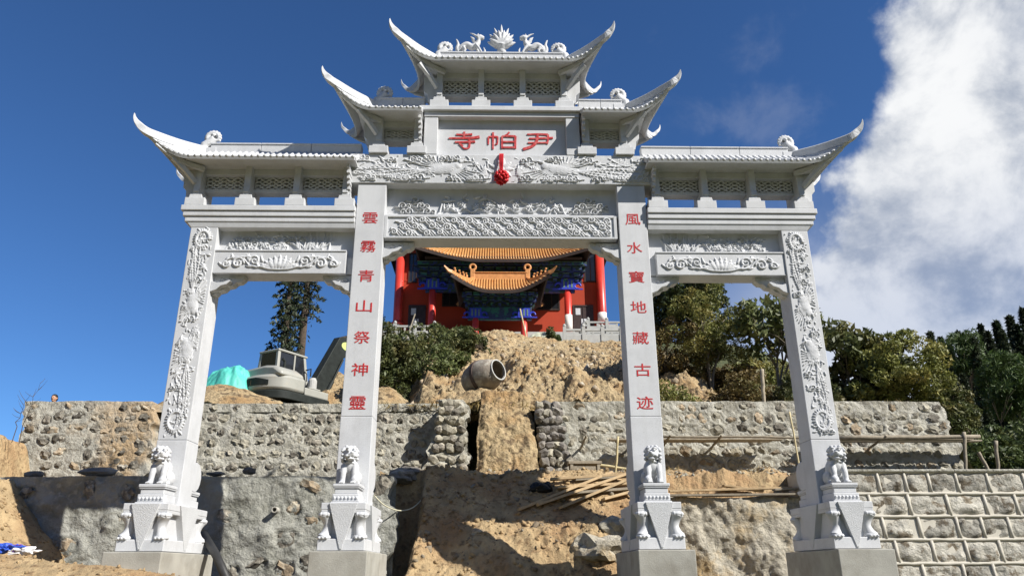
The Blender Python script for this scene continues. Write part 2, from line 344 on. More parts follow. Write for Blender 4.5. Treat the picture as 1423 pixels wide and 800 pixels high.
# =================================================================== carved relief
class Relief:
    """a height map that strokes, leaves and spirals are carved into, then turned into real geometry"""
    def __init__(s, w, h, res=.011):
        s.w, s.h = w, h; s.nx = int(w/res)+1; s.nz = int(h/res)+1
        s.X = np.linspace(0, w, s.nx); s.Z = np.linspace(0, h, s.nz); s.H = np.zeros((s.nz, s.nx))
    def seg(s, a, b, ra, rb, amp, flat=False):
        m = max(ra, rb); x0, x1 = min(a[0], b[0])-m, max(a[0], b[0])+m; z0, z1 = min(a[1], b[1])-m, max(a[1], b[1])+m
        i0, i1 = np.searchsorted(s.X, (x0, x1)); j0, j1 = np.searchsorted(s.Z, (z0, z1))
        if i1 <= i0 or j1 <= j0: return
        X = s.X[None, i0:i1]; Z = s.Z[j0:j1, None]; dx, dz = b[0]-a[0], b[1]-a[1]; L2 = dx*dx+dz*dz+1e-12
        t = np.clip(((X-a[0])*dx+(Z-a[1])*dz)/L2, 0, 1); d = np.hypot(X-a[0]-t*dx, Z-a[1]-t*dz); r = ra+(rb-ra)*t+1e-9
        q = np.clip(1-(d/r)**2, 0, 1); v = amp*(np.minimum(1, q*4) if flat else np.sqrt(q))*np.minimum(1, r/ max(m, 1e-6))
        s.H[j0:j1, i0:i1] = np.maximum(s.H[j0:j1, i0:i1], v)
    def stroke(s, pts, r0, r1, amp=1, mid=None, flat=False):
        n = len(pts)-1
        for i in range(n):
            f = lambda t: (r0+(r1-r0)*t) if mid is None else (r0*(1-t)**2+2*mid*t*(1-t)*1.4+r1*t*t)
            s.seg(pts[i], pts[i+1], f(i/n), f((i+1)/n), amp, flat)
    def leaf(s, x, z, ang, L, W, amp=1, bend=0.0):
        pts = []; a = ang
        for k in range(6): pts.append((x, z)); x += math.cos(a)*L/5; z += math.sin(a)*L/5; a += bend/5
        for k in range(5):
            r = [W*.35, W, W*1.05, W*.85, W*.5, W*.12]; s.seg(pts[k], pts[k+1], r[k], r[k+1], amp)
    def spiral(s, x, z, R, turns, a0, sgn, r, amp=1):
        n = int(10*turns)+3
        s.stroke([(x+R*(1-.85*k/n)*math.cos(a0+sgn*2*PI*turns*k/n), z+R*(1-.85*k/n)*math.sin(a0+sgn*2*PI*turns*k/n)) for k in range(n+1)], r, r*.7, amp)
    def blob(s, x, z, r, amp=1): s.seg((x-r*.05, z), (x+r*.05, z), r, r, amp)
    def flower(s, x, z, R, amp=1, n=7):
        for k in range(n): s.leaf(x+.2*R*math.cos(2*PI*k/n), z+.2*R*math.sin(2*PI*k/n), 2*PI*k/n, R*.85, R*.22, amp*.85)
        s.blob(x, z, R*.34, amp)
    def cloud(s, x, z, S, d=1):
        s.spiral(x, z, S*.42, 1.3, 0 if d > 0 else PI, d, S*.085); s.spiral(x-d*.62*S, z-.08*S, S*.3, 1.2, 0 if d > 0 else PI, d, S*.075)
        s.stroke([(x+d*S*(.42+.16*k), z-S*(.10+.05*math.sin(k*1.3))) for k in range(6)], S*.09, S*.02)
        s.stroke([(x-d*S*.9+d*S*.32*k, z-S*(.42+.05*math.sin(k*2))) for k in range(6)], S*.06, S*.03)
    def phoenix(s, tf, S, tail=1.6, rng=None):
        """crested bird: body, neck, head, spread wing feathers and long barbed tail plumes; tf maps bird space to the panel"""
        def st(p, a, b, amp=1, mid=None): s.stroke([tf(*q) for q in p], a*S, b*S, amp, mid)
        st([(-.34, -.04), (-.1, 0), (.14, .04), (.30, .16), (.36, .30)], .13, .05, 1, .14); st([(.36, .30), (.44, .34)], .075, .05, 1.05); st([(.44, .34), (.58, .30)], .035, .008, 1)
        for i in range(5):                         # overlapping breast feathers
            for j in range(-2, 3): st([(-.30+.12*i+.03*(j % 2), -.05+.02*i+.042*j), (-.34+.12*i+.03*(j % 2)-.05, -.05+.02*i+.047*j)], .026, .012, 1.0+.07*((i+j) % 2+1))
        for a, l in ((2.2, .22), (2.6, .24), (2.95, .2)): st([(.36+l*t*math.cos(a), .36+l*t*math.sin(a)) for t in (0, .5, 1)], .02, .012)
        for k in range(9):
            a = 2.75-.17*k; L = .85-.05*k
            st([(-.02-.0*k, .06), (-.02+L*.5*math.cos(a+.16), .06+L*.5*math.sin(a+.16)), (-.02+L*math.cos(a), .06+L*math.sin(a))], .022, .03, .9-.04*k)
        for k in range(8):
            a = -.15-.16*k; L = .72-.045*k
            st([(.08, -.02), (.08+L*.5*math.cos(a+.2), -.02+L*.5*math.sin(a+.2)), (.08+L*math.cos(a), -.02+L*math.sin(a))], .02, .026, .75)
        for k, (am, ph, of) in enumerate(((.10, 0, .10), (.14, 1.2, -.02), (.12, 2.2, -.16), (.16, 3.4, -.30))):
            pts = []
            for i in range(19):
                t = i/18; pts.append((-.32-tail*t*(1-.08*k), -.04+of*t*1.3+am*math.sin(ph+t*5.2)*t))
            st(pts, .03, .014, .7)
            for i in range(2, 19):
                p = pts[i]; q = pts[i-1]; a = math.atan2(p[1]-q[1], p[0]-q[0]); l = .085+.05*math.sin(i*PI/18)
                for sg in (-1, 1): st([p, (p[0]+l*math.cos(a+sg*.75), p[1]+l*math.sin(a+sg*.75))], .022, .008, .85)
            st([(pts[-1][0]+.06*math.cos(u), pts[-1][1]+.06*math.sin(u)) for u in np.linspace(0, 5.5, 9)], .022, .018, .9)
    def mesh(s, name, x0, z0, y, depth):
        G = np.zeros((s.nz, s.nx, 3)); G[..., 0] = x0+s.X[None, :]; G[..., 2] = z0+s.Z[:, None]; G[..., 1] = y+.002-s.H*depth
        G[0, :, 1] = G[-1, :, 1] = y+.002; G[:, 0, 1] = G[:, -1, 1] = y+.002
        me = grid_mesh(G, name); me.polygons.foreach_set('use_smooth', [True]*len(me.polygons)); return me
def relief_part(R, name, x0, z0, y, depth, parent, m='stone'):
    off = OFF[parent.name]; me = R.mesh(name, x0-off.x, z0-off.z, y-off.y, depth)
    return link(name, me, m, parent, off=off)

# =================================================================== the memorial gate
gate = thing('memorial_gate', 'white carved stone gate with four pillars, three roof tiers and red lettering', 'gate', (0, .27, 0))
YC = .27
def part(mb, name, m='stone', parent=gate, bevel=.007, **k): return mb.build(name, m, parent, bevel=bevel, **k)

# lettering ---------------------------------------------------------
def glyph_mesh(ch, w, h, depth, name='carved_character', weight=.002):
    c = bpy.data.curves.new('glyph', 'FONT'); c.body = ch; c.extrude = .02; c.offset = weight; c.resolution_u = 3
    o = bpy.data.objects.new('glyph', c); col.objects.link(o); bpy.context.view_layer.update()
    me = bpy.data.meshes.new_from_object(o.evaluated_get(bpy.context.evaluated_depsgraph_get()))
    bpy.data.objects.remove(o); n = len(me.vertices); a = np.zeros(n*3); me.vertices.foreach_get('co', a); a = a.reshape(-1, 3)
    x0, x1, y0, y1 = a[:, 0].min(), a[:, 0].max(), a[:, 1].min(), a[:, 1].max()
    b = np.zeros_like(a); b[:, 0] = ((a[:, 0]-x0)/(x1-x0)-.5)*w; b[:, 2] = ((a[:, 1]-y0)/(y1-y0)-.5)*h; b[:, 1] = np.where(a[:, 2] > 0, -depth, depth)
    me.vertices.foreach_set('co', b.ravel()); me.update(); me.name = name; me.materials.clear(); return me
def brush_glyph(strokes, w, h, depth):
    """clerical-script strokes: (points in a unit square, start width, end width, flare)"""
    mb = MB()
    for i, (pts, a, b, mid) in enumerate(strokes):
        P = catmull([(p[0]*w, 0, p[1]*h) for p in pts], 6); n = len(P)-1; L = []; R = []
        for k, q in enumerate(P):
            t = k/n; r = (a*(1-t)+b*t + mid*4*t*(1-t))*h*.5; T = (P[min(k+1, n)]-P[max(k-1, 0)]).normalized(); N = Vector((-T.z, 0, T.x))
            L.append(q+N*r); R.append(q-N*r)
        out = [(v.x, v.z) for v in L] + [(v.x, v.z) for v in reversed(R)]
        o = len(mb.v); m = len(L); d = depth+.0006*i
        mb.add([(v.x, -d, v.z) for v in L]+[(v.x, -d, v.z) for v in R]+[(v.x, .01, v.z) for v in L]+[(v.x, .01, v.z) for v in R],
               [(k, k+1, m+k+1, m+k) for k in range(m-1)] + [(k+1, k, 2*m+k, 2*m+k+1) for k in range(m-1)] + [(m+k, m+k+1, 3*m+k+1, 3*m+k) for k in range(m-1)] + [(0, m, 3*m, 2*m), (m-1, 2*m-1+0, 4*m-1, 3*m-1)])
    return mb
SI = [([(-.26, .34), (0, .33), (.26, .36)], .09, .11, -.01), ([(0, .50), (.0, .30), (0, .16)], .10, .09, 0), ([(-.50, .12), (-.1, .13), (.25, .15), (.50, .21)], .07, .15, 0),
      ([(-.30, -.10), (0, -.09), (.36, -.06)], .08, .12, -.01), ([(.17, .06), (.18, -.2), (.15, -.42), (.02, -.46), (-.06, -.36)], .10, .04, .02), ([(-.16, -.18), (-.10, -.25), (-.04, -.32)], .06, .12, 0)]
PA = [([(-.44, .22), (-.44, 0), (-.44, -.22)], .09, .06, 0), ([(-.44, .22), (-.28, .23), (-.13, .22)], .08, .09, 0), ([(-.13, .22), (-.13, 0), (-.15, -.20), (-.21, -.18)], .09, .04, 0), ([(-.285, .48), (-.285, 0), (-.285, -.48)], .10, .08, 0),
      ([(.26, .50), (.20, .38), (.10, .30)], .10, .04, 0), ([(.02, .26), (.02, -.1), (.02, -.44)], .10, .10, 0), ([(.02, .26), (.24, .27), (.47, .26)], .08, .10, 0), ([(.47, .26), (.46, -.1), (.46, -.44)], .11, .10, 0), ([(.02, -.06), (.24, -.06), (.46, -.06)], .08, .08, 0), ([(.02, -.38), (.24, -.38), (.46, -.38)], .08, .08, 0)]
YIN = [([(-.36, .38), (0, .40), (.32, .38)], .07, .10, 0), ([(.32, .38), (.32, .1), (.29, -.16)], .11, .08, 0), ([(-.30, .14), (0, .15), (.48, .19)], .07, .10, 0), ([(-.34, -.10), (0, -.10), (.30, -.09)], .07, .08, 0), ([(-.02, .40), (-.04, .05), (-.18, -.28), (-.50, -.48)], .10, .13, .02)]

# pillars, pedestals, footings --------------------------------------
XO, XI_ = 6.0, 2.687; WO, WI = .2725, .2925; PD = .545
def box_part(name, *b, parent=gate, m='stone', bevel=.007, **k): return part(MB().box(*b), name, m, parent, bevel, **k)
def pillar_relief(seed):
    rng = random.Random(seed); R = Relief(.46, 4.24, .0105)
    def tf1(a, b): return (.20+b*.46, 2.62-a*.62)
    def tf2(a, b): return (.26-b*.46, 1.62+a*.62)
    R.phoenix(tf1, .44, 1.95); R.phoenix(tf2, .44, 2.0)
    for z in np.arange(.12, 4.15, .27):
        x = .23+.13*math.sin(z*4.1); k = rng.random()
        if k < .45: R.cloud(x, z, .13, rng.choice((-1, 1)))
        elif k < .75: R.flower(x, z, .085, .9)
        else:
            for i in range(6): R.leaf(x, z, rng.uniform(0, 6.28), .13, .022, .8, rng.uniform(-1, 1))
    for sg, z0 in ((1, 3.95), (-1, .3)):
        R.stroke([(.23+.13*math.cos(t), z0+.17*math.sin(t)*sg) for t in np.linspace(0, 5.4, 16)], .035, .02, 1)
        for t in np.linspace(0, 5.4, 22): R.leaf(.23+.13*math.cos(t), z0+.17*math.sin(t)*sg, t*sg, .07, .016, .9)
    for i in range(170):
        z = rng.uniform(.05, 4.2); R.leaf(rng.uniform(.04, .42), z, rng.uniform(0, 6.28), rng.uniform(.07, .15), .017, rng.uniform(.45, .8), rng.uniform(-1.5, 1.5))
    R.H *= (.85+.3*fbm(R.X[None, :]*12, R.Z[:, None]*12, 5, 2)+0)
    R.H[:, :2] = R.H[:, -2:] = 0; return R
TXT_L = '\u96f2\u9727\u9752\u5c71\u796d\u795e\u9748'
TXT_R = '\u98a8\u6c34' + chr(0x5BF6) + '\u5730\u85cf\u53e4\u8ff9'
for s in (-1, 1):
    for c, w, top, outer in ((XO, WO, 6.25, True), (XI_, WI, 7.205, False)):
        x = s*c
        zs = 1.93 if outer else 2.36; p = part(MB().box(x-w-.004, x+w+.004, -.004, PD+.004, .74, zs).box(x-w, x+w, 0, PD, zs+.004, top), 'pillar', bevel=.012)
        if outer:
            # raised lower panel step and carved upper face
            relief_part(pillar_relief(3+s), 'carved_relief', x-.23, 1.98, 0, .037, p)
        else:
            for i, ch in enumerate(TXT_L if s < 0 else TXT_R):
                z = 6.42-.6333*i; me = glyph_mesh(ch, .31, .245, .006)
                link('carved_character', me, 'red_paint', p, off=OFF[p.name]).location = Vector((x, 0, z))-OFF[p.name]
        # concrete footing under the pedestal
        ft = MB().box(x-.46, x+.49, -.92, 1.5, -2.2, -.012); part(ft, 'concrete_footing', 'concrete', bevel=.015)
        # pedestal: bottom slab, core, table slab with claw legs and a draped triangular cloth on every face
        pd = box_part('pedestal', x-.395, x+.395, YC-.93, YC+.93, 0, .19, bevel=.012)
        def sub(mb, name, m='stone', bevel=.008, smooth=False, p=pd): return mb.build(name, m, p, smooth, bevel)
        sub(MB().box(x-.29, x+.29, YC-.82, YC+.82, .188, .62), 'core')
        sub(MB().frustum((x-.37, x+.37, YC-.91, YC+.91, .60), (x-.375, x+.375, YC-.915, YC+.915, .66)).box(x-.378, x+.378, YC-.918, YC+.918, .66, .772), 'table_slab', bevel=.01)
        yf, yb = YC-.935, YC+.935
        tri = [(x-.24, .765), (x+.24, .765), (x+.02, .03), (x-.02, .03)]
        sub(MB().prism(tri, yf-.012, yf+.1, 'y'), 'draped_cloth', 'stone_rough', .006); sub(MB().prism(tri, yb-.1, yb+.012, 'y'), 'draped_cloth', 'stone_rough', .006)
        side = [(YC-.45, .765), (YC+.45, .765), (YC+.04, .03), (YC-.04, .03)]
        sub(MB().prism(side, x-.404, x-.28, 'x'), 'draped_cloth', 'stone_rough', .006); sub(MB().prism(side, x+.28, x+.404, 'x'), 'draped_cloth', 'stone_rough', .006)
        for sx in (-1, 1):
            for sy in (-1, 1):
                lx, ly = x+sx*.285, YC+sy*.82; mb = MB()
                mb.tube(catmull([(lx+sx*.03, ly+sy*.03, .60), (lx-sx*.01, ly-sy*.01, .50), (lx-sx*.03, ly-sy*.02, .38), (lx+sx*.0, ly+sy*.0, .26), (lx+sx*.03, ly+sy*.03, .19)], 4), [.115, .112, .105, .10, .095, .09, .086, .083, .08, .08, .082, .086, .092, .10, .105, .11, .115], 10)
                mb.ico((lx+sx*.02, ly+sy*.02, .575), (.125, .125, .055), 2); mb.ico((lx+sx*.01, ly+sy*.02, .215), (.13, .125, .05), 2)
                for k in (-1, 0, 1): mb.ico((lx+sx*.02+k*.06, ly+sy*.11, .205), (.03, .05, .028), 1); mb.ico((lx+sx*.02+k*.06, ly+sy*.105, .575), (.03, .03, .045), 1)
                sub(mb, 'claw_leg', smooth=True, bevel=0)
        for fy in (-1, 1):                    # stepped lion plinths, in front of and behind the pillar
            lb = MB()
            y0, y1 = sorted((YC+fy*.29, YC+fy*.80)); 
            for (hw, e, a, b) in ((.25, .02, .77, .80), (.225, .0, .80, .93), (.20, -.03, .93, 1.02), (.225, -.01, 1.02, 1.045), (.235, .0, 1.045, 1.10)):
                yy0, yy1 = (y0-e, y1) if fy < 0 else (y0, y1+e); lb.box(x-hw, x+hw, yy0, yy1, a, b-.0015)
            sub(lb, 'lion_plinth', bevel=.012)
        bd = MB()
        for k in range(7): bd.ico((x-.19+k*.0633, YC-.805, .86), (.026, .02, .03), 1)
        sub(bd, 'carved_bead_row', smooth=True, bevel=0)
        dr = MB(); dr.tube([(x-w+.03, YC+.30+.16, 1.35), (x+w-.03, YC+.30+.16, 1.35)], .27, 16); sub(dr, 'drum_stone', bevel=.01)

# side bays ----------------------------------------------------------
def scroll_relief(seed):
    R = Relief(2.42, .38, .0105); c = 1.21; z = .19
    for k in range(9): R.leaf(c+(k-4)*.035, .06, PI/2-(k-4)*.30, .30-.012*abs(k-4), .055, .8+.05*(k % 2))
    for k in range(5): R.leaf(c+(k-2)*.05, .06, PI/2-(k-2)*.32, .20, .06, 1.1)
    R.blob(c, .13, .07, 1.25); R.stroke([(c-.42, .1), (c-.2, .04), (c, .03), (c+.2, .04), (c+.42, .1)], .02, .02, .9)
    for sg in (-1, 1):
        R.spiral(c+sg*.50, .22, .11, 1.5, 0 if sg > 0 else PI, sg, .024); R.spiral(c+sg*.82, .17, .12, 1.6, PI if sg > 0 else 0, -sg, .026)
        R.spiral(c+sg*1.06, .15, .08, 1.2, 0, sg, .026)
        for k in range(9): R.leaf(c+sg*(.32+.095*k), .19+.09*math.sin(k*2.2), (0 if sg > 0 else PI)+sg*math.cos(k*2.2)*.9, .17, .028, .8, sg*.9)
        R.stroke([(c+sg*x, zz) for x, zz in ((.3, .1), (.45, .08), (.6, .12), (.72, .27), (.62, .33))], .026, .012); R.stroke([(c+sg*x, zz) for x, zz in ((.6, .3), (.75, .3), (.95, .28), (1.1, .2))], .026, .014)
        for k in range(4): R.leaf(c+sg*(.4+.22*k), .1+.13*(k % 2), (PI/2-sg*.8)+sg*.4*k, .15, .026, .85, sg)
    return R
def bamboo_relief(seed, flip):
    rng = random.Random(seed); R = Relief(2.3, .50, .0105)
    for i in range(150):
        x = rng.uniform(.06, 1.3); z = .05+rng.random()**1.6*.36; R.leaf(x, z, rng.uniform(0, 6.28), rng.uniform(.06, .13), .02, rng.uniform(.5, .95), rng.uniform(-1, 1))
    for i in range(14): R.flower(rng.uniform(.12, 1.25), rng.uniform(.08, .30), rng.uniform(.05, .085), 1, 6)
    for i in range(30): R.leaf(rng.uniform(1.5, 2.0), .04, rng.uniform(.5, 2.6), rng.uniform(.25, .50), .016, .9, rng.uniform(-.7, .7))
    for k in range(4): R.stroke([(1.72+.13*k, .02), (1.74+.13*k, .2), (1.72+.14*k, .46)], .02, .014, .9)
    for k in range(5): R.cloud(rng.uniform(.2, 2.1), rng.uniform(.08, .4), .12, rng.choice((-1, 1)))
    R.stroke([(.02, .02), (2.28, .02)], .02, .02, .6)
    if flip: R.H = R.H[:, ::-1]
    return R
def wavy_lattice(mb, x0, x1, z0, z1, y):
    n = max(2, round((x1-x0)/.27)); rows = 3; A = (z1-z0)/rows*.5
    for r in range(rows):
        zc = z0+(r+.5)*(z1-z0)/rows
        for ph in (0, PI):
            pts = [(x0+(x1-x0)*k/(n*8), y+(.012 if ph else 0), zc+A*.95*math.sin(PI*k/4+ph)) for k in range(n*8+1)]
            mb.sweep(pts, [(-.03, -.015), (.03, -.015), (.03, .015), (-.03, .015)], side=(0, 1, 0))
    return mb
def bracket_frieze(posts, z0, zE, xin, s, ends, back=.36):
    """posts under the eave with base blocks, lintel and wavy lattice panels; posts = list of x"""
    xs = sorted(s*p for p in posts); fr = MB()
    fr.box(min(xs)+.04, max(xs)-.04, .06, .48, zE-.10, zE+.03)
    f = fr.build('bracket_frieze', 'stone', gate, bevel=.006)
    for x in xs:
        mb = MB().box(x-.065, x+.065, -.07, .61, z0+.25, zE+.03).box(x-.055, x+.055, -.09, -.068, z0+.30, z0+.40)
        mb.build('bracket_post', 'stone', f, bevel=.006)
        mb = MB().frustum((x-.20, x+.20, -.09, .63, z0), (x-.20, x+.20, -.09, .63, z0+.17)).frustum((x-.135, x+.135, -.075, .615, z0+.168), (x-.12, x+.12, -.075, .615, z0+.25))
        mb.build('base_block', 'stone', f, bevel=.008)
    for a, b in zip(xs[:-1], xs[1:]):
        zl = z0+.46; mb = MB().box(a+.066, b-.066, .36, .42, zl-.02, zE-.101)
        wavy_lattice(mb, a+.075, b-.075, zl+.05, zE-.11, .205)
        mb.box(a+.066, b-.066, .17, .40, zl-.03, zl+.035)
        mb.build('lattice_panel', 'stone', f, bevel=0)
    return f
def arc_pts(a, b, n): return [a+(b-a)*i/n for i in range(n+1)]
def stone_roof(xin, bend, corner, tip, zE, rz, rend, s, both=False):
    """curved hip roof: slopes, tile rows, ridge blocks, hip ridges ending in upturned horns"""
    cx, cy, cz = corner; EY = -.48
    def eave(t):                                            # t 0..1 bend -> corner
        return Vector((bend+(cx-bend)*t, EY+(cy-EY)*t*t, zE+(cz-zE)*t**1.8))
    na, nb, nv = 10, 8, 8
    E = [Vector((xin+(bend-xin)*k/na, EY, zE)) for k in range(na)] + [eave(k/nb) for k in range(nb+1)]
    Rg = [Vector((xin+(rend-xin)*k/na, YC-.05, rz)) for k in range(na)] + [Vector((rend, YC-.05, rz))]*(nb+1)
    if both:
        E = [Vector((-e.x, e.y, e.z)) for e in E[:0:-1]] + E[0:] if xin > 0 else [Vector((-e.x, e.y, e.z)) for e in E[:0:-1]] + E
        Rg = [Vector((-e.x, e.y, e.z)) for e in Rg[:0:-1]] + Rg
    def slope(Ep, Rp, v):
        p = Ep.lerp(Rp, v); p.z -= .05*4*v*(1-v); return p
    mir = lambda p: Vector((p.x, 2*YC-p.y, p.z)); sx = lambda p: Vector((s*p.x, p.y, p.z))
    mb = MB(); front = [[slope(a, b, v/nv) for v in range(nv+1)] for a, b in zip(E, Rg)]
    mb.grid([[sx(p) for p in r] for r in front]); mb.grid([[sx(mir(p)) for p in r] for r in front], True)
    def end_eave(w):
        a = abs(w); return Vector((cx-.30*(1-a*a), YC+w*(YC-cy), zE+.03+(cz-zE-.03)*a**2.2))
    endg = [[slope(end_eave(w), Vector((rend, YC, rz)), v/nv) for v in range(nv+1)] for w in arc_pts(-1, 1, 14)]
    for m in ((1, -1) if both else (1,)): mb.grid([[sx(Vector((m*p.x, p.y, p.z))) for p in r] for r in endg], m < 0)
    roof = mb.build('roof', 'stone', gate)
    sol = roof.modifiers.new('solidify', 'SOLIDIFY'); sol.thickness = .065; sol.offset = 0
    # tile rows -----------------------------------------------------
    tb = MB(); L0 = xin if not both else -bend; nrow = int((bend-L0)/.125)
    for k in range(nrow+1):
        x = L0+.03+(bend-L0-.03)*k/nrow; u = (x-xin)/(bend-xin) if not both else x/bend
        rx = xin+(rend-xin)*u if not both else rend*u
        for f in (lambda p: p, mir):
            tb.tube([sx(f(slope(Vector((x, EY-.015, zE-.005)), Vector((rx, YC-.05, rz)), v/4)+Vector((0, 0, .035)))) for v in range(5)], .036, 6)
    for m in ((1, -1) if both else (1,)):
        for t in arc_pts(.12, .95, 6):
            e = eave(t); e.y -= .012
            for f in (lambda p: p, mir):
                pts = [slope(e, Vector((rend, YC-.05, rz)), v/4*min(1, .96-.55*t+.1))+Vector((0, 0, .035)) for v in range(5)]
                tb.tube([sx(f(Vector((m*p.x, p.y, p.z)))) for p in pts], .034, 6)
        for w in arc_pts(-.85, .85, 12):
            pts = [slope(end_eave(w), Vector((rend, YC, rz)), v/4*(.9-.35*abs(w)))+Vector((.01, 0, .035)) for v in range(5)]
            tb.tube([sx(Vector((m*p.x, p.y, p.z))) for p in pts], .034, 6)
    tb.build('tile_rows', 'stone', roof, smooth=True, kind='stuff')
    # ridge ---------------------------------------------------------
    x0 = xin if not both else -rend+.12; n = max(2, round((rend-x0)/1.3)); ln = (rend-.12-x0)/n
    rb = MB()
    for k in range(n):
        a, b = sorted((s*(x0+ln*k+.004), s*(x0+ln*(k+1)-.004))); rb.box(a, b, YC-.09, YC+.09, rz-.08, rz+.20); 
        rb.box(a, b, YC-.11, YC+.11, rz+.2005, rz+.235)
    rb.build('ridge', 'stone', roof, bevel=.008)
    # hip ridges and horns ------------------------------------------
    for m in ((1, -1) if both else (1,)):
        for f in (lambda p: p, mir):
            c = Vector((cx, cy, cz)); t = Vector(tip); a = Vector((rend-.02, YC-.03, rz+.07))
            q1 = slope(eave(.72), Vector((rend, YC-.05, rz)), .5); q1 = a.lerp(c, .5)+Vector((0, 0, -.03)); d = c-a
            pts = [a, q1+Vector((0, 0, .04)), c+Vector((0, 0, .085)), Vector((cx+(t.x-cx)*.66, cy+(t.y-cy)*.66, cz+.085+(t.z-cz-.085)*.42)), Vector((cx+(t.x-cx)*.92, cy+(t.y-cy)*.92, cz+.085+(t.z-cz-.085)*.76)), t+Vector((0, 0, .03))]
            P = catmull(pts, 6); n = len(P)-1; sc = [1.0 if k/n < .35 else max(.05, 1-((k/n-.35)/.65)**1.05*.96) for k in range(n+1)]
            hb = MB(); rs = 1 if f is not mir else .58
            hb.sweep([sx(f(Vector((m*p.x, p.y, p.z)))) for p in P], [(-.055, -.09), (.055, -.09), (.055, .065), (.03, .095), (-.03, .095), (-.055, .065)], [q*rs for q in sc])
            hb.build('hip_ridge', 'stone', roof, bevel=.004)
            # rafter under the corner
            r0 = Vector((bend-.18, -.08, zE-.06)); r1 = c+Vector((-.12, .10, -.08))
            P2 = catmull([r0, r0.lerp(r1, .5)+Vector((0, 0, -.10)), r1], 4)
            MB().sweep([sx(f(Vector((m*p.x, p.y, p.z)))) for p in P2], [(-.04, -.05), (.04, -.05), (.04, .05), (-.04, .05)]).build('hip_rafter', 'stone', roof, bevel=.006)
    # soffit --------------------------------------------------------
    a, b = (xin, bend+.30) if not both else (-bend-.30, bend+.30)
    poly = [(a, -.41), (b-.28, -.41), (b, -.16), (b, 2*YC+.16), (b-.28, 2*YC+.41), (a, 2*YC+.41)] if not both else [(a+.28, -.41), (b-.28, -.41), (b, -.16), (b, 2*YC+.16), (b-.28, 2*YC+.41), (a+.28, 2*YC+.41), (a, 2*YC+.16), (a, -.16)]
    MB().prism([(s*p[0], p[1]) for p in poly], zE+.03, zE+.075, 'z').build('soffit', 'stone', roof, bevel=.006)
    return roof
def dragon_head(x, z, s, S=1.0):
    """curled dragon-fish head on a base block at the end of a ridge; opens towards the inside"""
    mb = MB(); f = lambda a, b, y=0: (x+s*a*S, YC+y*S, z+b*S)
    mb.box(min(x-s*.02, x+s*.30*S), max(x-s*.02, x+s*.30*S), YC-.1*S, YC+.1*S, z-.02, z+.13*S)
    mb.tube([f(.28, .1), f(.26, .22), f(.16, .30), f(.10, .40)], [.12*S, .115*S, .10*S, .09*S], 10)
    mb.tube([f(.12+.12*math.cos(t), .42+.12*math.sin(t)) for t in np.linspace(-1.2, 3.9, 14)], [.075*S-.0035*k*S for k in range(14)], 8)
    for t in np.linspace(-1.0, 3.6, 12): mb.ico(f(.12+.165*math.cos(t), .42+.165*math.sin(t)), .036*S, 1)
    for y in (-.06, .06): mb.ico(f(.10, .46, y), .04*S, 2)
    return fuse(mb, 'dragon_head_finial', .016*S, 1)
def finial(roof, x, z, s, S=1.0):
    me = dragon_head(0, 0, s, S); o = link('dragon_head_finial', me, 'stone', roof, off=OFF[roof.name]); o.location = Vector((x, 0, z))-OFF[roof.name]*1.0; return o

